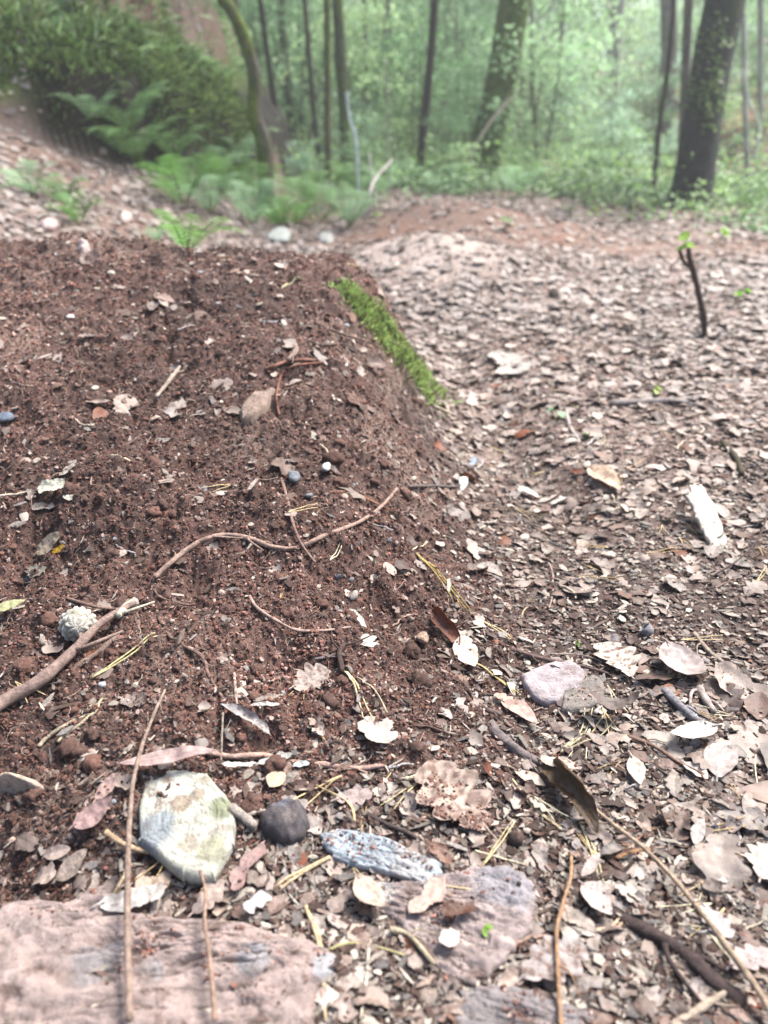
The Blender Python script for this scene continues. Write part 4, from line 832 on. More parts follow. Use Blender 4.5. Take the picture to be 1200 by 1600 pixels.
# ================================================================== scattered leaves: the 300 largest each on its own, the rest as litter
a_, b_, d_ = project(LP)
vis = (a_ > 0) & (a_ < 1200) & (b_ > 330) & (b_ < 1600)
app = np.where(vis, lsz/d_, 0)
nI = 300-leafcount[0]-2
order = np.argsort(-app); big = order[:nI]; rest = order[nI:]
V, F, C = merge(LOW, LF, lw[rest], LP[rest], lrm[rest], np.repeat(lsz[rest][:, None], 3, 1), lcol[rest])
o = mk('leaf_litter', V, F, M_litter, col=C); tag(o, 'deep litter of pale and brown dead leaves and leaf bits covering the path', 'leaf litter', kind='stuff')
szn = lambda s: 'tiny' if s < .016 else 'small' if s < .03 else 'medium' if s < .05 else 'large'
for i in big:
    V, F, (u, v) = variant(int(lw[i]), 26, 10)
    cc = lcol[i][None]*(1+.2*np.exp(-(v/.08)**2)[:, None])*(1+.25*fbm(V[:, 0]*8+i, V[:, 1]*8, 3, int(i) % 97)[:, None])
    W = LP[i]+[0, 0, .002]+(V*lsz[i]) @ lrm[i].T
    o = mk('dead_leaf', W, F, M_leaf, col=cc, loc=LP[i])
    kn = {'oak': 'lobed leaf', 'ovate': 'oval leaf', 'frag': 'ragged leaf piece'}[vk[lw[i]]]
    tag(o, uniq(f"{szn(lsz[i])} {PNAME[lci[i]]} {kn}", LP[i]), 'leaf', 'dead leaves lying in the litter')
# pebbles, twigs, chips, needles in numbers
r = np.random.default_rng(41)
def spots(n, ylo, yhi, dens, pw=.5):
    x, y = sample(n*4, ylo, yhi, dens, pw, rng=r); P = np.stack([x, y, Hf(x, y, False)], 1); a, b, d = project(P)
    k = np.where((a > 5) & (a < 1195) & (b > 345) & (b < 1590))[0][:n]; return P[k]
for i, p_ in enumerate(spots(95, .5, 2.3, lambda x, y: .25+.75*soil_mask(x, y))):
    s = (.0022+.0045*r.random()**2)*np.clip(p_[1], .8, 2)**.7; ci = r.integers(0, 5)
    cc = [lin(150, 150, 154), lin(206, 200, 194), lin(172, 146, 132), lin(110, 108, 112), lin(190, 176, 160)][ci]; cn = ['grey', 'whitish', 'pinkish tan', 'dark grey', 'beige'][ci]
    nu, nv = 10, 14; t = np.linspace(.01, pi-.01, nu+1)[:, None]; a = np.linspace(0, 2*pi, nv+1)[:-1][None]
    V = np.stack([np.sin(t)*np.cos(a), np.sin(t)*np.sin(a)*(.6+.4*r.random()), np.cos(t)*(.5+.3*r.random())+0*a], -1).reshape(-1, 3)
    V = V*(1+.25*fbm(V[:, 0]*1.5+i*7, V[:, 1]*1.5+V[:, 2], 3, i)[:, None]); th = r.random()*pi
    V = V @ np.array([[cos(th), -sin(th), 0], [sin(th), cos(th), 0], [0, 0, 1]]).T
    o = mk('pebble', V*s+p_+[0, 0, s*.3], grid_quads(nu, nv, True), M_stone, col=cc, loc=p_)
    tag(o, uniq(f"{'tiny' if s < .004 else 'small'} {cn} pebble", p_), 'pebble', 'pebbles in the soil')
for i, p_ in enumerate(spots(70, .45, 3.2, lambda x, y: .3+.7*(1-soil_mask(x, y)))):
    L = (.02+.05*r.random()**1.6)*np.clip(p_[1], .8, 2.5)**.8; a = r.random()*2*pi; n = 12; t = np.linspace(-.5, .5, n)
    rad = (.0008+.0016*r.random())*np.clip(p_[1], .8, 2.5)**.6; ci = r.integers(0, 4)
    cc = [lin(150, 122, 108), lin(96, 74, 66), lin(190, 172, 152), lin(168, 160, 158)][ci]; cn = ['brown', 'dark', 'pale', 'grey'][ci]
    bend = r.normal()*.25
    P = np.stack([p_[0]+L*(t*cos(a)-bend*t*t*sin(a)*2+.04*vn(t*9, t*0, i)), p_[1]+L*(t*sin(a)+bend*t*t*cos(a)*2+.04*vn(t*9, t*0+3, i)), t*0], 1)
    P[:, 2] = Hf(P[:, 0], P[:, 1], False); P[:, 2] = .4*P[:, 2]+.6*P[:, 2].mean()+rad+.004
    V, Q, T = tube(P, np.linspace(rad, rad*.6, n), 7, .3, i)
    o = mk('twig', V, [Q, T], M_wood, col=cc[None]*(1+.25*fbm(V[:, 0]*200, V[:, 1]*200, 2, i)[:, None]), loc=p_)
    tag(o, uniq(f"{'short' if L < .045 else 'long'} {cn} {'crooked' if abs(bend) > .25 else 'thin'} twig", p_), 'twig', 'small twigs in the litter')
for i, p_ in enumerate(spots(80, .42, 2.2, lambda x, y: .25+.75*(1-soil_mask(x, y)))):
    L = .035+.03*r.random(); a = r.random()*2*pi; t = np.linspace(0, 1, 10); mb = MB(); cc = [lin(206, 184, 140), lin(190, 160, 116), lin(216, 204, 172)][i % 3]
    for k in (-1, 1):
        aa = a+k*(.04+.12*r.random()); P = np.stack([p_[0]+L*t*cos(aa)+k*.004*t*t, p_[1]+L*t*sin(aa), t*0], 1); P[:, 2] = Hf(P[:, 0], P[:, 1], False)*.4+.6*p_[2]+.004+.006*r.random()*t
        add_tube(mb, P, np.linspace(.0008, .0005, 10), cc*(.85+.3*r.random()), k=5)
    o = mb.build('pine_needles', M_wood, loc=p_); tag(o, uniq(f"{['straw', 'tan', 'cream'][i % 3]} pair of dry needles", p_), 'pine needles', 'dry pine needles on the ground')
# fine rootlets in the soil
r = np.random.default_rng(51); x, y = sample(5200, .45, 2.3, lambda x, y: .3+.7*soil_mask(x, y), 0, rng=r); mb = MB()
for i in range(len(x)):
    L = (.006+.03*r.random()**2)*np.clip(y[i], .8, 2); a = r.random()*2*pi; t = np.linspace(0, 1, 6); b = r.normal()*1.2
    P = np.stack([x[i]+L*t*np.cos(a+b*t), y[i]+L*t*np.sin(a+b*t), t*0], 1); P[:, 2] = Hf(x[i], y[i], False)*.6+.4*Hf(P[:, 0], P[:, 1], False)+.002+.004*np.sin(t*pi)*r.random()
    add_tube(mb, P, np.linspace(.0006, .00025, 6)*np.clip(y[i], .8, 2), [lin(150, 120, 104), lin(110, 82, 70), lin(180, 156, 140), lin(124, 76, 60)][i % 4], k=4)
tag(mb.build('rootlets', M_wood), 'hair fine rootlets all through the loose soil', 'rootlets', kind='stuff')
# moss along the edge of the mound
r = np.random.default_rng(61); mb = MB(); B_, T_ = [], []
path = np.array([hit(*q) for q in [(534, 446), (560, 480), (590, 510), (620, 545), (650, 580), (684, 612)]])
for i in range(11000):
    t = r.random()*(len(path)-1); k = int(t); p0 = path[k]+(path[k+1]-path[k])*(t-k); wd = (.016+.024*sin(pi*min(1, t/5+.05)))*(1+.5*vn(t*6, 0., 7)); 
    if vn(t*5.3, 3., 8) < -.45 or vn(t*17, 5., 9) < -.55: continue
    p1 = p0+np.array([r.normal()*wd*.7+.006, r.normal()*wd*.5, 0]); p1[2] = Hf(p1[0], p1[1], False)-.002
    n = normal(p1[0], p1[1])*.6+[0, 0, .5]+r.normal(size=3)*.4; n /= np.linalg.norm(n); L = .008+.016*r.random(); s_ = np.cross(n, r.normal(size=3)); s_ /= np.linalg.norm(s_); s_ = s_*.0016
    q = p1+n*L; m = p1+n*L*.5
    B_.append([p1-s_*.5, p1+s_*.5, m+s_*1.4, q, m-s_*1.4]); T_.append((lin(168, 188, 116) if r.random() < .75 else lin(120, 112, 70))*(.5+.8*r.random()))
Vm = np.array(B_).reshape(-1, 3); Fm = (np.arange(len(B_))*5)[:, None]+np.arange(5)[None]
tag(mk('moss', Vm, Fm, M_moss, col=np.repeat(np.array(T_), 5, 0)), 'strip of bright green moss along the right crest of the soil mound', 'moss', kind='stuff')
landmark('moss strip', path[2])
# soil crumbs lying on top of leaves and slabs
r = np.random.default_rng(66); SP = []
for o in [q for q in scene.objects if q.type == 'MESH' and q.parent is None]:
    kind_ = o.name.split('.')[0]
    if kind_ not in ('dead_leaf', 'flaky_slab', 'bark_piece'): continue
    if kind_ == 'dead_leaf' and 'lobed oak leaf lying flat' not in o['label'] and r.random() < .6: continue
    nV = len(o.data.vertices); co = np.empty(nV*3, np.float32); o.data.vertices.foreach_get('co', co); co = co.reshape(-1, 3)+np.array(o.location)
    if kind_ != 'dead_leaf': co = co[:nV//2]
    cnt = 500 if 'lobed oak leaf lying flat' in o['label'] else 9 if kind_ == 'dead_leaf' else int(nV/45)
    ii = r.integers(0, len(co), cnt*3); pp = co[ii]; kk = fbm(pp[:, 0]*38, pp[:, 1]*38, 3, 68) > -.02; pp = pp[kk][:cnt]
    SP.append(pp+r.normal(size=pp.shape)*[.0008, .0008, 0])
SP = np.concatenate(SP); n = len(SP); s = .0005*(5.0**(r.random(n)**2.2)); c = soilc[r.integers(0, len(soilc), n)]*(.6+.9*r.random((n, 1)))
V, F, C = merge(var, IF, r.integers(0, 12, n), SP+np.stack([s*0, s*0, s*.2], 1), basis(r.random(n)*6.28, r.random(n), r.random(n)*6.28, np.tile([0, 0, 1.], (n, 1))), np.stack([s, s, s], 1), c)
tag(mk('crumbs_on_leaves', V, F, M_crumb, col=C, smooth=False), 'soil crumbs strewn over the leaves and slabs', 'soil', kind='stuff')
# ================================================================== the wood behind
def on_row(px, d):
    x = (px-600)/FP*d
    for _ in range(6):
        z = float(H0(x, d)); x = (px-600)/FP*(d*cos(PITCH)+(CAMZ-z)*sin(PITCH))
    return np.array([x, d, float(H0(x, d))])
def leaf_cards(P, size, r, droop=.3, up=None):
    """many small bent leaf faces at the points P"""
    n = len(P); a = r.random(n)*2*pi; el = r.normal(-droop, .45, n)
    f = np.stack([np.cos(a)*np.cos(el), np.sin(a)*np.cos(el), np.sin(el)], 1)
    nn = r.normal(size=(n, 3))*.55+[0, 0, 1.]; s = np.cross(f, nn); s /= np.linalg.norm(s, axis=1, keepdims=True)+1e-9; u = np.cross(s, f)
    L = (size*(.6+.8*r.random(n)))[:, None]
    V = np.stack([P, P+f*L*.45+s*L*.30+u*L*.05, P+f*L*1.0-u*L*.08, P+f*L*.45-s*L*.30+u*L*.05], 1).reshape(-1, 3)
    return V, np.arange(n*4).reshape(-1, 4)
def cloud(center, rad, nclump, per, csize, r):
    c = r.normal(size=(nclump, 3)); c /= np.linalg.norm(c, axis=1, keepdims=True); c *= (r.random((nclump, 1))**.45)
    c = c*np.array(rad)+np.array(center)
    k = np.repeat(np.arange(nclump), per)
    P = c[k]+r.normal(size=(len(k), 3))*csize*np.array([1, 1, .45])
    return P, c, k
GREENS = np.array([lin(152, 180, 136), lin(124, 156, 112), lin(170, 194, 142), lin(166, 192, 166), lin(106, 138, 92)])
def foliage_mesh(P, k, size, r, tint):
    V, F = leaf_cards(P, size, r)
    kc = r.random(int(k.max())+1)*.6+.7
    C = tint[None]*kc[k][:, None]*(.8+.4*r.random((len(P), 1)))
    return V, F, np.repeat(C, 4, 0)
# ---- trees
def tree(px, d, topx, wpx, H_, col, label, seed, crook=.03, crown=None, lm=None, moss=0., tint=GREENS[0], low=None, group=None, name='tree', nm=None):
    r = np.random.default_rng(seed); b = on_row(px, d); dep = d*cos(PITCH)+.3
    rb = wpx/FP*dep/2
    zt = CAMZ+d*tan(PITCH*0+radians(6.6)); top = up_at(topx, 2, d); sl = (top-b)/(top[2]-b[2])
    zz = np.concatenate([[-.15, 0, .06, .15], np.linspace(.3, H_, 26)])
    P = np.stack([b[0]+sl[0]*np.minimum(zz, 3.5)+.3*sl[0]*np.clip(zz-3.5, 0, 99)+crook*fbm(zz*.9, zz*0+seed, 3, seed)*np.clip(zz, 0, 1)*4*rb/.1*.5, b[1]+crook*fbm(zz*.8, zz*0+seed+5, 3, seed)*np.clip(zz, 0, 1)*2+0*zz, b[2]+zz], 1)
    rad = rb*(1-.75*np.clip(zz/H_, 0, 1)**1.1)*(1+.28*np.exp(-np.clip(zz, 0, 9)/.10)*(rb > .05))
    V, Q, T = tube(P, rad, 20 if rb > .08 else 10, .18 if rb > .05 else .08, seed)
    root = empty(name, b); tag(root, label, 'tree', group)
    C = np.array(col)[None]*(1+.35*fbm(V[:, 0]*6, V[:, 2]*2.5, 3, seed)[:, None])
    if moss: C = C+(lin(96, 110, 44)-C)*(ss(.5-moss, .8-moss, fbm(V[:, 0]*8+V[:, 1]*6, V[:, 2]*2.2, 3, seed+1)*.5+.5))[:, None]
    mk('trunk', V, [Q, T], M_bark, root, np.clip(C, .008, 1), loc=b).location = (0, 0, 0)
    if crown:
        cz, cr, nc = crown; ctr = P[-1]*np.array([1, 1, 0])+[0, 0, b[2]+cz]
        nc = max(8, nc//3); Pc, cc, k = cloud(ctr, (cr, cr, cr*.8), nc, 46, cr*.11, r)
        mb = MB()
        for q in cc[::max(1, nc//14)]:
            j = int(np.clip(np.searchsorted(P[:, 2], q[2]-abs(q[2]-P[12, 2])*.5), 8, len(P)-1))
            S = spline([P[j], (P[j]+q)/2+[0, 0, .2], q], 9); add_tube(mb, S, np.linspace(max(rad[j]*.5, .012), .006, 9), np.array(col), k=6)
        mb.build('branches', M_bark, root, loc=b).location = (0, 0, 0)
        V, F, C = foliage_mesh(Pc, k, .085, r, tint); mk('crown', V, F, M_green, root, C, False, loc=b).location = (0, 0, 0)
    if lm: landmark(lm, b)
    return root, b, P
BK = lin(84, 78, 68); DK = lin(50, 48, 50)
tree(1078, 6.6, 1133, 58, 9, DK, 'big dark leaning trunk at the right with ivy tufts', 1, crown=(7.5, 2.6, 60), lm='big dark trunk')
tree(750, 9.6, 806, 47, 11, BK, 'stout grey mossy trunk leaning right, near the middle of the background', 2, crown=(9.0, 2.8, 60), lm='leaning grey trunk', moss=.25)
tree(655, 9.0, 678, 13, 6, lin(60, 46, 46), 'thin dark brown trunk left of the leaning grey trunk', 3, .03, (5.2, 1.3, 30), 'thin dark trunk')
tree(545, 8.6, 530, 17, 8, lin(74, 72, 66), 'dark grey trunk just right of the thin straight pole tree', 4, crown=(6.8, 1.8, 40), lm='dark grey trunk', moss=.1)
tree(513, 7.6, 511, 11, 7, lin(104, 94, 76), 'thin straight pole tree with smooth bark', 5, .01, (6.2, 1.4, 30), 'pole tree', moss=.15)
tree(500, 9.4, 476, 9, 6, lin(80, 76, 62), 'slender trunk behind and left of the pole tree', 6, .03, (5.2, 1.2, 25))
tree(1062, 6.9, 1076, 15, 8, lin(130, 124, 112), 'pale thin trunk pressed against the big dark trunk', 7, .02, (7, 1.3, 25), 'pale thin trunk')
tree(1020, 7.2, 1052, 9, 4.5, lin(70, 62, 52), 'dark crooked sapling left of the big dark trunk', 8, .12, (4.3, .8, 16), 'crooked sapling')
tree(1036, 12, 1046, 26, 11, lin(110, 104, 98), 'grey trunk farther back left of the big dark trunk', 9, .04, (9, 2.2, 40))
tree(1168, 8.0, 1160, 9, 6, lin(186, 180, 172), 'whitish thin birch at the right edge', 10, .05, (5.6, 1.2, 25), 'white birch')
tree(1188, 9.5, 1192, 10, 6, lin(160, 156, 146), 'second pale birch farther right and behind', 11, .06, (5.6, 1.2, 25))
tree(940, 16, 972, 22, 12, lin(150, 146, 140), 'hazy pale trunk far behind between the two big trunks', 12, .04, (10, 2.4, 40))
tree(700, 15, 700, 14, 11, lin(120, 116, 100), 'hazy slim trunk far behind left of the leaning grey trunk', 13, .03, (9, 2.0, 40))
tree(600, 14, 612, 12, 10, lin(104, 102, 84), 'slim trunk far behind the fallen pale sticks', 14, .05, (8, 1.8, 40))
tree(860, 18, 880, 15, 12, lin(130, 126, 112), 'distant straight trunk right of the leaning grey trunk', 15, .03, (10, 2.2, 40))
tree(1110, 15, 1150, 18, 12, lin(120, 116, 104), 'distant trunk glimpsed right of the big dark trunk', 16, .03, (10, 2.2, 40))
tree(460, 12, 440, 12, 9, lin(86, 82, 62), 'slim trunk above the right end of the hillside', 17, .05, (7.5, 1.8, 40))
# ivy tufts on the big dark trunk
tb = [o for o in scene.objects if o.get('label', '').startswith('big dark leaning trunk')][0]; r = np.random.default_rng(4)
for (px, py) in [(1112, 62), (1098, 150), (1118, 172), (1122, 120), (1100, 318)]:
    q = up_at(px, py, 6.43); Pi = q+r.normal(size=(70, 3))*[.07, .03, .07]; V, F = leaf_cards(Pi, .045, r)
    o = mk('ivy', V, F, M_green, tb, lin(104, 124, 78), False, loc=tb.location); o.location = (0, 0, 0)
# mossy crooked tree on the bank
b = on_row(415, 5.9); root = empty('tree', b); tag(root, 'crooked moss covered tree bending left up over the bank', 'tree'); landmark('crooked mossy tree', b)
P = spline([b-[0, 0, .15], up_at(413, 235, 5.9), up_at(398, 180, 5.9), up_at(398, 120, 5.9), up_at(382, 60, 5.9), up_at(358, 10, 5.9), up_at(335, -40, 5.9), b+[-.5, 0, 2.6], b+[-.3, .1, 4.2]], 60)
V, Q, T = tube(P, np.linspace(.050, .030, 60)*(1+.5*np.exp(-np.arange(60)/5)), 16, .25, 5); C = lin(104, 96, 84)[None]*(1+.3*fbm(V[:, 0]*9, V[:, 2]*5, 3, 3)[:, None]); C = C+(lin(110, 122, 50)-C)*ss(.35, .6, fbm(V[:, 0]*9+V[:, 1]*9, V[:, 2]*3, 3, 9)*.5+.5)[:, None]
mk('trunk', V, [Q, T], M_bark, root, C, loc=b).location = (0, 0, 0)
r = np.random.default_rng(5); Pc, cc, k = cloud(P[-1], (.9, .9, .6), 26, 40, .12, r); V, F, C = foliage_mesh(Pc, k, .07, r, GREENS[1]); mk('crown', V, F, M_green, root, C, False, loc=b).location = (0, 0, 0)
# more hillside trunks
for i, (px, d, tx, w_, lb) in enumerate([(430, 8.5, 405, 9, 'thin trunk on the hillside behind the crooked mossy tree'), (300, 9, 290, 12, 'dark trunk high on the hillside'), (385, 10.5, 362, 14, 'dark trunk on the skyline of the hillside'), (575, 11, 570, 8, 'thin grey stem behind the dark grey trunk')]):
    tree(px, d, tx, w_, 6, lin(70, 64, 56), lb, 30+i, .05, (5, 1.3, 30))
# ---- dead pale sticks leaning
def pole(P, r0, r1, col, label, cat='stick', name='dead_branch', seed=1):
    S = spline(P, 30); V, Q, T = tube(S, np.linspace(r0, r1, 30), 8, .15, seed); o = mk(name, V, [Q, T], M_wood, col=col, loc=S[0]); tag(o, label, cat); return o
pole([on_row(574, 5.6), up_at(578, 300, 5.6), up_at(590, 275, 5.8), up_at(612, 250, 6)], .012, .008, lin(190, 180, 170), 'pale dead branch leaning beyond the mound, thicker of two')
pole([on_row(590, 5.7), up_at(584, 290, 5.7), up_at(577, 240, 5.8)], .007, .005, lin(196, 186, 176), 'thin pale dead branch crossing the thicker one')
pole([up_at(560, 235, 7.0)-[0, 0, .5], up_at(556, 222, 7.0), up_at(546, 185, 7.0), up_at(541, 145, 7.0)], .011, .008, lin(206, 214, 224), 'bright bluish white bare branch in front of the dark grey trunk')
pole([on_row(722, 8.6), up_at(745, 225, 8.6), up_at(775, 180, 8.7), up_at(800, 152, 8.8)], .020, .010, lin(170, 156, 138), 'grey fallen branch leaning across the leaning grey trunk')
pole([on_row(925, 8.2), up_at(930, 270, 8.2), up_at(936, 250, 8.2)], .012, .006, lin(84, 74, 60), 'short dark stub left of the crooked sapling')
pole([up_at(1178, 250, 7.6), up_at(1186, 200, 7.6), up_at(1172, 160, 7.6), up_at(1160, 110, 7.6)], .012, .008, lin(214, 210, 204), 'white bare branch hanging beside the birches')
pole([up_at(610, 330, 6)-[0, 0, .1], up_at(608, 250, 6), up_at(606, 170, 6), up_at(602, 90, 6)], .006, .004, lin(170, 166, 150), 'hair thin pale sapling stem in front of the thin dark trunk', 'sapling', 'sapling_stem')
# fallen log and red bank
A = on_row(975, 12.5); B = on_row(1052, 12.5)
S = spline([A+[0, 0, .12], (A+B)/2+[0, 0, .26], B+[0, .1, .32]], 24); V, Q, T = tube(S, .10, 14, .3, 7); C = np.clip(lin(88, 66, 54)[None]*(1+.4*fbm(V[:, 0]*5, V[:, 1]*5, 3, 3)[:, None]), .01, 1)
o = mk('fallen_log', V, [Q, T], M_bark, col=C, loc=A); tag(o, 'brown rotting log lying on the ground left of the big dark trunk', 'log'); landmark('rotting log', A)
# ---- ferns
def fern_parts(seed, n, L, col):
    r = np.random.default_rng(seed); fr = []
    for k in range(n):
        mb = MB(); a = k/n*2*pi+r.normal()*.25; l = L*(.75+.4*r.random()); m = 22; t = np.linspace(0, 1, m)
        lift = 1.25+.5*r.random(); rr = l*(t*.8); zz = l*(lift*t-.62*lift*t**2.2)
        P = np.stack([np.cos(a)*rr, np.sin(a)*rr, zz], 1); add_tube(mb, P, np.linspace(.003, .001, m)*L/.4, lin(110, 120, 60), k=4)
        sd = np.array([-sin(a), cos(a), 0]); c = np.array(col)*(.8+.4*r.random())
        Vp = []
        for j in range(3, m):
            w_ = l*.21*sin(pi*min(1, (t[j]*.93+.05))**.8)+.004; f = P[j]-P[j-1]; f /= np.linalg.norm(f)
            for s in (-1, 1):
                for q in range(7):      # pinnules
                    u0 = q/7; u1 = (q+1.15)/7; b0 = P[j]+s*sd*w_*u0+f*w_*.25*u0-[0, 0, .12*w_*u0*u0]; b1 = P[j]+s*sd*w_*u1+f*w_*.25*u1-[0, 0, .12*w_*u1*u1]
                    h = l*.013*(1-u0*.8)*(.6+.8*r.random())
                    Vp.append([b0-f*h, b1-f*h*.5, b1+f*h*.5, b0+f*h])
        V = np.array(Vp).reshape(-1, 3); mb.add(V, np.arange(len(V)).reshape(-1, 4), c*1.0); fr.append(mb)
    return fr
FCOL = [lin(122, 156, 100), lin(108, 150, 78), lin(146, 178, 136)]
protos = []
def fern(pos, s, rot, label, kind):
    if len([p for p in protos if p[0] == kind]) == 0:
        root = empty('fern', (0, 0, 0))
        for mb in fern_parts(kind*7+1, 11, .42, FCOL[kind]): mb.build('frond', M_green, root, smooth=False)
        protos.append((kind, root)); o = root
    else: o = copy_tree([p for p in protos if p[0] == kind][0][1])
    o.location = [float(q) for q in pos]; o.rotation_euler = (r.normal()*.15, r.normal()*.15, rot); s = s*.86; o.scale = (s*(.8+.4*r.random()), s, s*(.7+.4*r.random()))
    tag(o, label, 'fern', 'ferns growing behind the mound')
FS = [(288, 322, 1.0, 1, 'bright green fern at the left end of the fern patch'), (330, 330, .9, 2, 'pale fern in front, second from the left of the patch'), (372, 318, .9, 0, 'mid green fern left of the crooked tree foot'), (395, 348, .9, 2, 'pale fern low in front of the patch'),
      (430, 330, .9, 0, 'fern in the middle of the patch'), (462, 350, .85, 1, 'darker fern nearest the mound crest'), (495, 345, .9, 1, 'dark green fern near the long pale stone'), (520, 322, .95, 2, 'pale tall fern near the right end of the patch'),
      (545, 352, .8, 2, 'small pale fern at the right tip of the patch'), (455, 290, 1.0, 2, 'pale fern behind the middle of the patch'), (545, 300, 1.1, 0, 'large fern under the dark grey trunk'), (560, 268, 1.2, 2, 'light fern behind the dead branches'),
      (375, 262, 1.1, 2, 'blue green fern at the foot of the bank beside the crooked tree'), (212, 248, 1.3, 0, 'fern hanging on the dark bank'), (206, 205, 1.1, 0, 'upper fern on the dark bank'), (620, 290, 1.0, 2, 'fern left of the thin dark trunk'),
      (100, 318, .55, 0, 'small plant-like fern on the left litter slope'), (125, 348, .5, 1, 'small bright fern close to the pink stones'), (52, 300, .5, 2, 'pale small fern far left on the litter slope'), (290, 388, .45, 1, 'small fern peeping over the crest of the mound'), (245, 372, .35, 2, 'tiny pale fern behind the crest'),
      (300, 300, .9, 0, 'fern behind the bright green left fern'), (348, 300, .9, 1, 'bright fern behind the second fern from the left'), (405, 312, .9, 1, 'bright fern just left of the patch middle'), (440, 352, .7, 1, 'dark low fern at the front middle of the patch'), (480, 318, .95, 0, 'fern behind the dark green one'), (505, 300, 1.0, 1, 'bright fern behind the right half of the patch'),
      (570, 322, .9, 0, 'fern beside the thicker dead branch'), (590, 300, .95, 2, 'pale fern behind the dead branch foot'), (480, 275, 1.0, 2, 'pale fern farthest back in the patch'), (330, 275, .9, 2, 'pale fern tucked against the bank'), (150, 190, .9, 2, 'pale fern on the left part of the dark bank'), (270, 250, .9, 0, 'fern at the lower right corner of the dark bank'),
      (700, 300, 1.1, 2, 'fern at the foot of the leaning grey trunk'), (810, 305, 1.1, 2, 'pale fern right of the leaning grey trunk')]
r = np.random.default_rng(9)
for (px, py, s, kd, lb) in FS:
    p_ = hit(px, py+4); fern(p_-[0, 0, .01], s, r.random()*6, lb, kd)
landmark('fern patch', hit(430, 330))
# ---- grass and moss on the bank (stuff)
r = np.random.default_rng(71)
def blades(n, fx, fy, keep, L, w_, cols, name, label, droop=1.):
    x = fx[0]+(fx[1]-fx[0])*r.random(n*3); y = fy[0]+(fy[1]-fy[0])*r.random(n*3); k = keep(x, y) > r.random(n*3); x = x[k][:n]; y = y[k][:n]; n = len(x); z = H0(x, y)
    P0 = np.stack([x, y, z-.01], 1); l = L*(.5+.9*r.random(n))[:, None]; nr = normal(x, y); d = nr*.6+[0, 0, .5]+r.normal(size=(n, 3))*.45; d /= np.linalg.norm(d, axis=1, keepdims=True)
    dn = nr*np.array([1, 1, 0])*.9+r.normal(size=(n, 3))*.3; s = np.cross(d, r.normal(size=(n, 3))); s /= np.linalg.norm(s, axis=1, keepdims=True); s = s*w_
    P1 = P0+d*l*.55; P2 = P1+(d*.35+dn*.5-np.array([0, 0, .25*droop]))*l*.6
    V = np.stack([P0-s, P0+s, P1+s*.8, P2, P1-s*.8], 1).reshape(-1, 3); C = cols[r.integers(0, len(cols), n)]*(.6+.7*r.random((n, 1)))
    o = mk(name, V, np.arange(n*5).reshape(-1, 5), M_green, col=np.repeat(C, 5, 0), smooth=False); tag(o, label, name.replace('_', ' '), kind='stuff')
sb = lambda x, y: np.clip(toe_x(y)-x, 0, 12)*ss(3.4, 4.4, y)
patchy = lambda x, y: ss(-.35, .15, fbm(x*1.4, y*1.4, 3, 91))
blades(26000, (-5.5, -.7), (3.9, 11), lambda x, y: ss(.25, .45, sb(x, y))*(.1+.9*patchy(x, y)), .12, .006, np.array([lin(140, 166, 108), lin(112, 140, 80), lin(160, 184, 138)]), 'grass', 'long drooping grass on top of the bank')
blades(60000, (-4.5, -.9), (3.9, 7), lambda x, y: ss(.03, .1, sb(x, y))*(1-ss(.45, .7, sb(x, y)))*ss(-.35, .1, fbm(x*3, y*3, 3, 92)+.35*ss(.1, .3, sb(x, y))), .07, .0035, np.array([lin(116, 138, 76), lin(84, 104, 52), lin(136, 160, 92), lin(66, 66, 42)]), 'bank_moss', 'dark olive moss hanging on the steep face of the bank', 1.6)
# low leafy ground cover under the trees
x = (r.random(110000)*2-1)*11; y = 5.2+r.random(110000)**1.3*14
dens = np.where(x > 1.3, ss(5.2, 6.6, y+.25*x-.5), ss(6.9, 8.2, y))*ss(-.5, .2, fbm(x*1.2, y*1.2, 3, 93)+.15)*(sb(x, y) < .05)
k = dens > r.random(110000); x = x[k]; y = y[k]; z = H0(x, y)+np.abs(r.normal(size=len(x)))*.17*(.3+.7*(fbm(x*2, y*2, 2, 95)*.5+.5)*2)
V, F = leaf_cards(np.stack([x, y, z], 1), .05, r, .0); C = np.array([lin(134, 162, 100), lin(116, 148, 80), lin(150, 176, 122)])[r.integers(0, 3, len(x))]*(.7+.5*r.random((len(x), 1)))
tag(mk('ground_cover', V, F, M_green, col=np.repeat(C, 4, 0), smooth=False), 'low pale green leafy ground cover under the trees', 'ground cover', kind='stuff')
for (xr, yr, n) in (((1.5, 5.5), (4.6, 9.5), 32000), ((-.6, 1.6), (6.6, 10.5), 12000)):
    x = xr[0]+(xr[1]-xr[0])*r.random(n); y = yr[0]+(yr[1]-yr[0])*r.random(n); k = ss(yr[0], yr[0]+1.5, y+1.8*fbm(x*1.3, y*1.3, 3, 98)+.3*vn(x*5, y*5, 94)-(.9*np.clip(2.9-x, 0, 2))*(xr[0] > 1))*ss(-.35, .2, fbm(x*1.6, y*1.6, 3, 99)) > r.random(n); x = x[k]; y = y[k]
    z = H0(x, y)+r.random(len(x))*(.10+(.26 if xr[0] > 1 else .10)*ss(5.8, 7.5, y)*ss(-.3, .4, fbm(x*1.1, y*1.1, 2, 89)))*(.25+.9*np.clip(fbm(x*2.2, y*2.2, 2, 96)+.4, 0, 1))
    V, F = leaf_cards(np.stack([x, y, z], 1), .055, r, .0); C = np.array([lin(132, 158, 110), lin(104, 134, 80), lin(150, 176, 136)])[r.integers(0, 3, len(x))]*(.5+.6*r.random((len(x), 1)))*(1+.4*fbm(x*1.5, y*1.5, 2, 90)[:, None])
    tag(mk('ground_cover', V, F, M_green, col=np.repeat(C, 4, 0), smooth=False), 'green leafy herbs along the '+('right' if xr[0] > 1 else 'far')+' edge of the path', 'ground cover', kind='stuff')
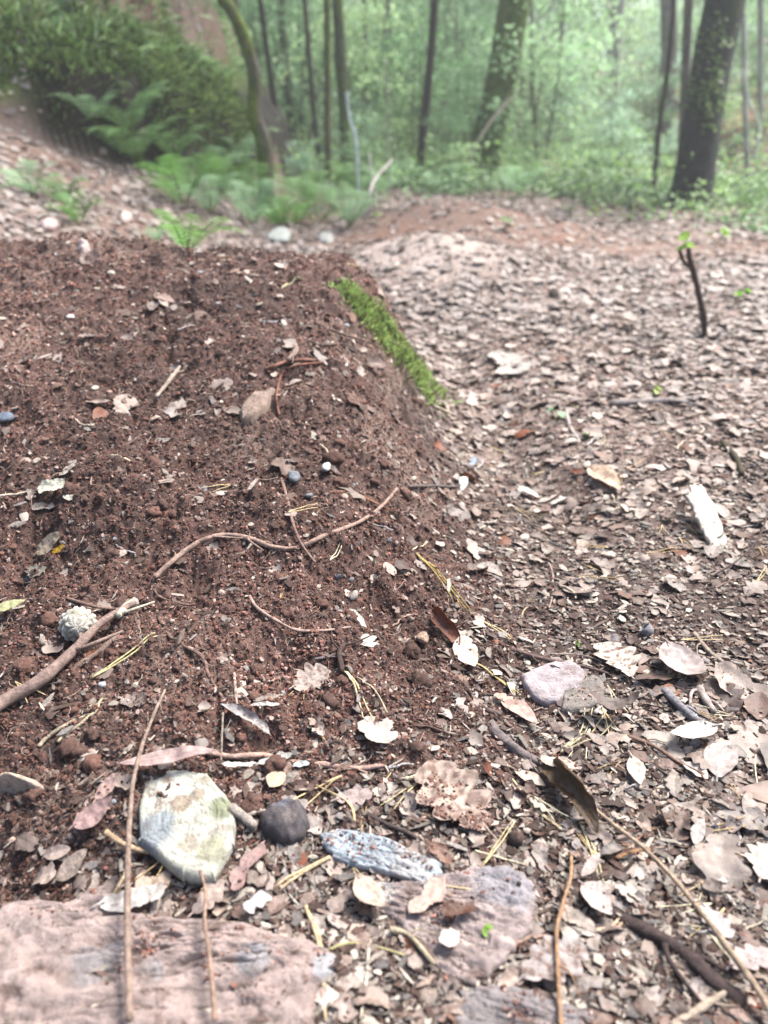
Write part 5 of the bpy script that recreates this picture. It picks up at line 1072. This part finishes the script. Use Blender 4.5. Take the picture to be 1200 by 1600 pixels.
# ---- leafy saplings and shrubs
SH = []
def shrub_proto(i):
    r = np.random.default_rng(300+i); root = empty('leafy_shrub', (0, 0, 0)); h = 2.2; mb = MB()
    P, cc, k = cloud((0, 0, h*.52), (.75, .75, h*.5), 42, 44, .13, r)
    for q in range(3):
        a = r.random()*2*pi; tip = np.array([cos(a)*.35, sin(a)*.35, h*.9]); S = spline([(0, 0, -.1), tip*.5+r.normal(size=3)*.05, tip], 12); add_tube(mb, S, np.linspace(.014, .004, 12), lin(96, 90, 72), k=5)
        for c_ in cc[q::3][:9]:
            j = int(np.clip(c_[2]/h*12-2, 1, 11)); add_tube(mb, spline([S[j], (S[j]+c_)/2+[0, 0, .05], c_], 5), np.linspace(.005, .002, 5), lin(90, 84, 60), k=4)
    mb.build('stems', M_bark, root)
    V, F, C = foliage_mesh(P, k, .062, r, GREENS[i % 5]); mk('foliage', V, F, M_green, root, C, False)
    return root
KN = ['mid green', 'dark green', 'light green', 'grey green', 'deep green']
r = np.random.default_rng(77); placed = []
def put_shrub(px, d, s, i, lb=None):
    p_ = on_row(px, d)
    if len(SH) <= i: SH.append(shrub_proto(i)); o = SH[-1]
    else: o = copy_tree(SH[i])
    o.location = [float(q) for q in p_-[0, 0, .05]]; o.rotation_euler = (0, 0, r.random()*6.28); o.scale = (s*(.85+.4*r.random()), s*(.85+.4*r.random()), s)
    sz = 'low' if s < .6 else 'tall' if s > 1.15 else 'mid-sized'
    tag(o, lb or uniq(f'{sz} {KN[i]} leafy shrub', p_), 'shrub', 'leafy shrubs and saplings under the trees')
for i in range(5): put_shrub([845, 700, 560, 960, 640][i], [9.5, 8.6, 10, 9.5, 10.5][i], [1.0, .35, 1.0, .45, .9][i], i)
for d0, d1, n, s0, s1 in [(7.8, 10, 16, .14, .34), (9.5, 12, 14, .3, .7), (11, 15, 26, .7, 1.5), (15, 21, 34, 1.0, 2.2), (21, 29, 34, 1.6, 3.2)]:
    for j in range(n):
        px = -60+1320*(j+.5*r.random()+.25)/n; d = d0+(d1-d0)*r.random()
        x = (px-600)/FP*d
        if toe_x(d)-x > 2.2 and d < 11: continue
        if d < 12 and px < 470: continue
        put_shrub(px, d, (s0+(s1-s0)*r.random())*(.62 if px > 860 and d > 13 else 1), int(r.integers(0, 5)))
# far trees
for j in range(14):
    px = -100+1400*(j+r.random()*.8)/14; d = 24+9*r.random()
    tree(px, d, px+(px-600)*.05+r.normal()*16, 14+10*r.random(), 12, lin(130, 126, 112)*(.7+.4*r.random()), uniq(['distant hazy tree standing', 'distant slim tree', 'distant leafy tree', 'distant pale tree'][j % 4], on_row(px, d)), 200+j, .05, (6.5, 3.0, 70), tint=GREENS[j % 5], group='distant trees closing off the view')
# the far wood, a mass no one could count
r = np.random.default_rng(88); n = 60000; a = r.random(n)*2*pi*.42-pi*.42+pi/2; R_ = 34+14*r.random(n); zc = r.random(n)**1.15*15
x = np.cos(a)*R_; y = np.sin(a)*R_; k = fbm(x*.35, zc*.5+y*.2, 3, 97) > -.28+.30*ss(5, 12, zc)+.75*ss(1.2, 3.5, zc)*ss(2, 8, x); x, y, zc = x[k], y[k], zc[k]
V, F = leaf_cards(np.stack([x, y, H0(x, y)+zc], 1), .42, r); C = GREENS[r.integers(0, 5, len(x))]*1.15*(.7+.5*r.random((len(x), 1)))
tag(mk('far_wood', V, F, M_green, col=np.repeat(C, 4, 0), smooth=False), 'pale green mass of the far wood closing off the view', 'far wood', kind='stuff')
# ---- haze
if HAZE:
    def box(x0, x1, y0, y1, z0, z1):
        V = [(x, y, z) for x in (x0, x1) for y in (y0, y1) for z in (z0, z1)]
        return V, [[0, 1, 3, 2], [4, 6, 7, 5], [0, 4, 5, 1], [2, 3, 7, 6], [0, 2, 6, 4], [1, 5, 7, 3]]
    V, F = box(-300, 300, -3, 100, -3, 30); m = bpy.data.materials.new('haze'); m.use_nodes = True; N = m.node_tree.nodes; N.remove(N['Principled BSDF'])
    pv = N.new('ShaderNodeVolumePrincipled'); pv.inputs['Color'].default_value = (.97, .98, .97, 1); pv.inputs['Density'].default_value = HAZE; pv.inputs['Anisotropy'].default_value = .3
    m.node_tree.links.new(pv.outputs[0], N['Material Output'].inputs['Volume'])
    tag(mk('haze', V, F, m, smooth=False), kind='stuff')
print('objects', len(scene.objects))
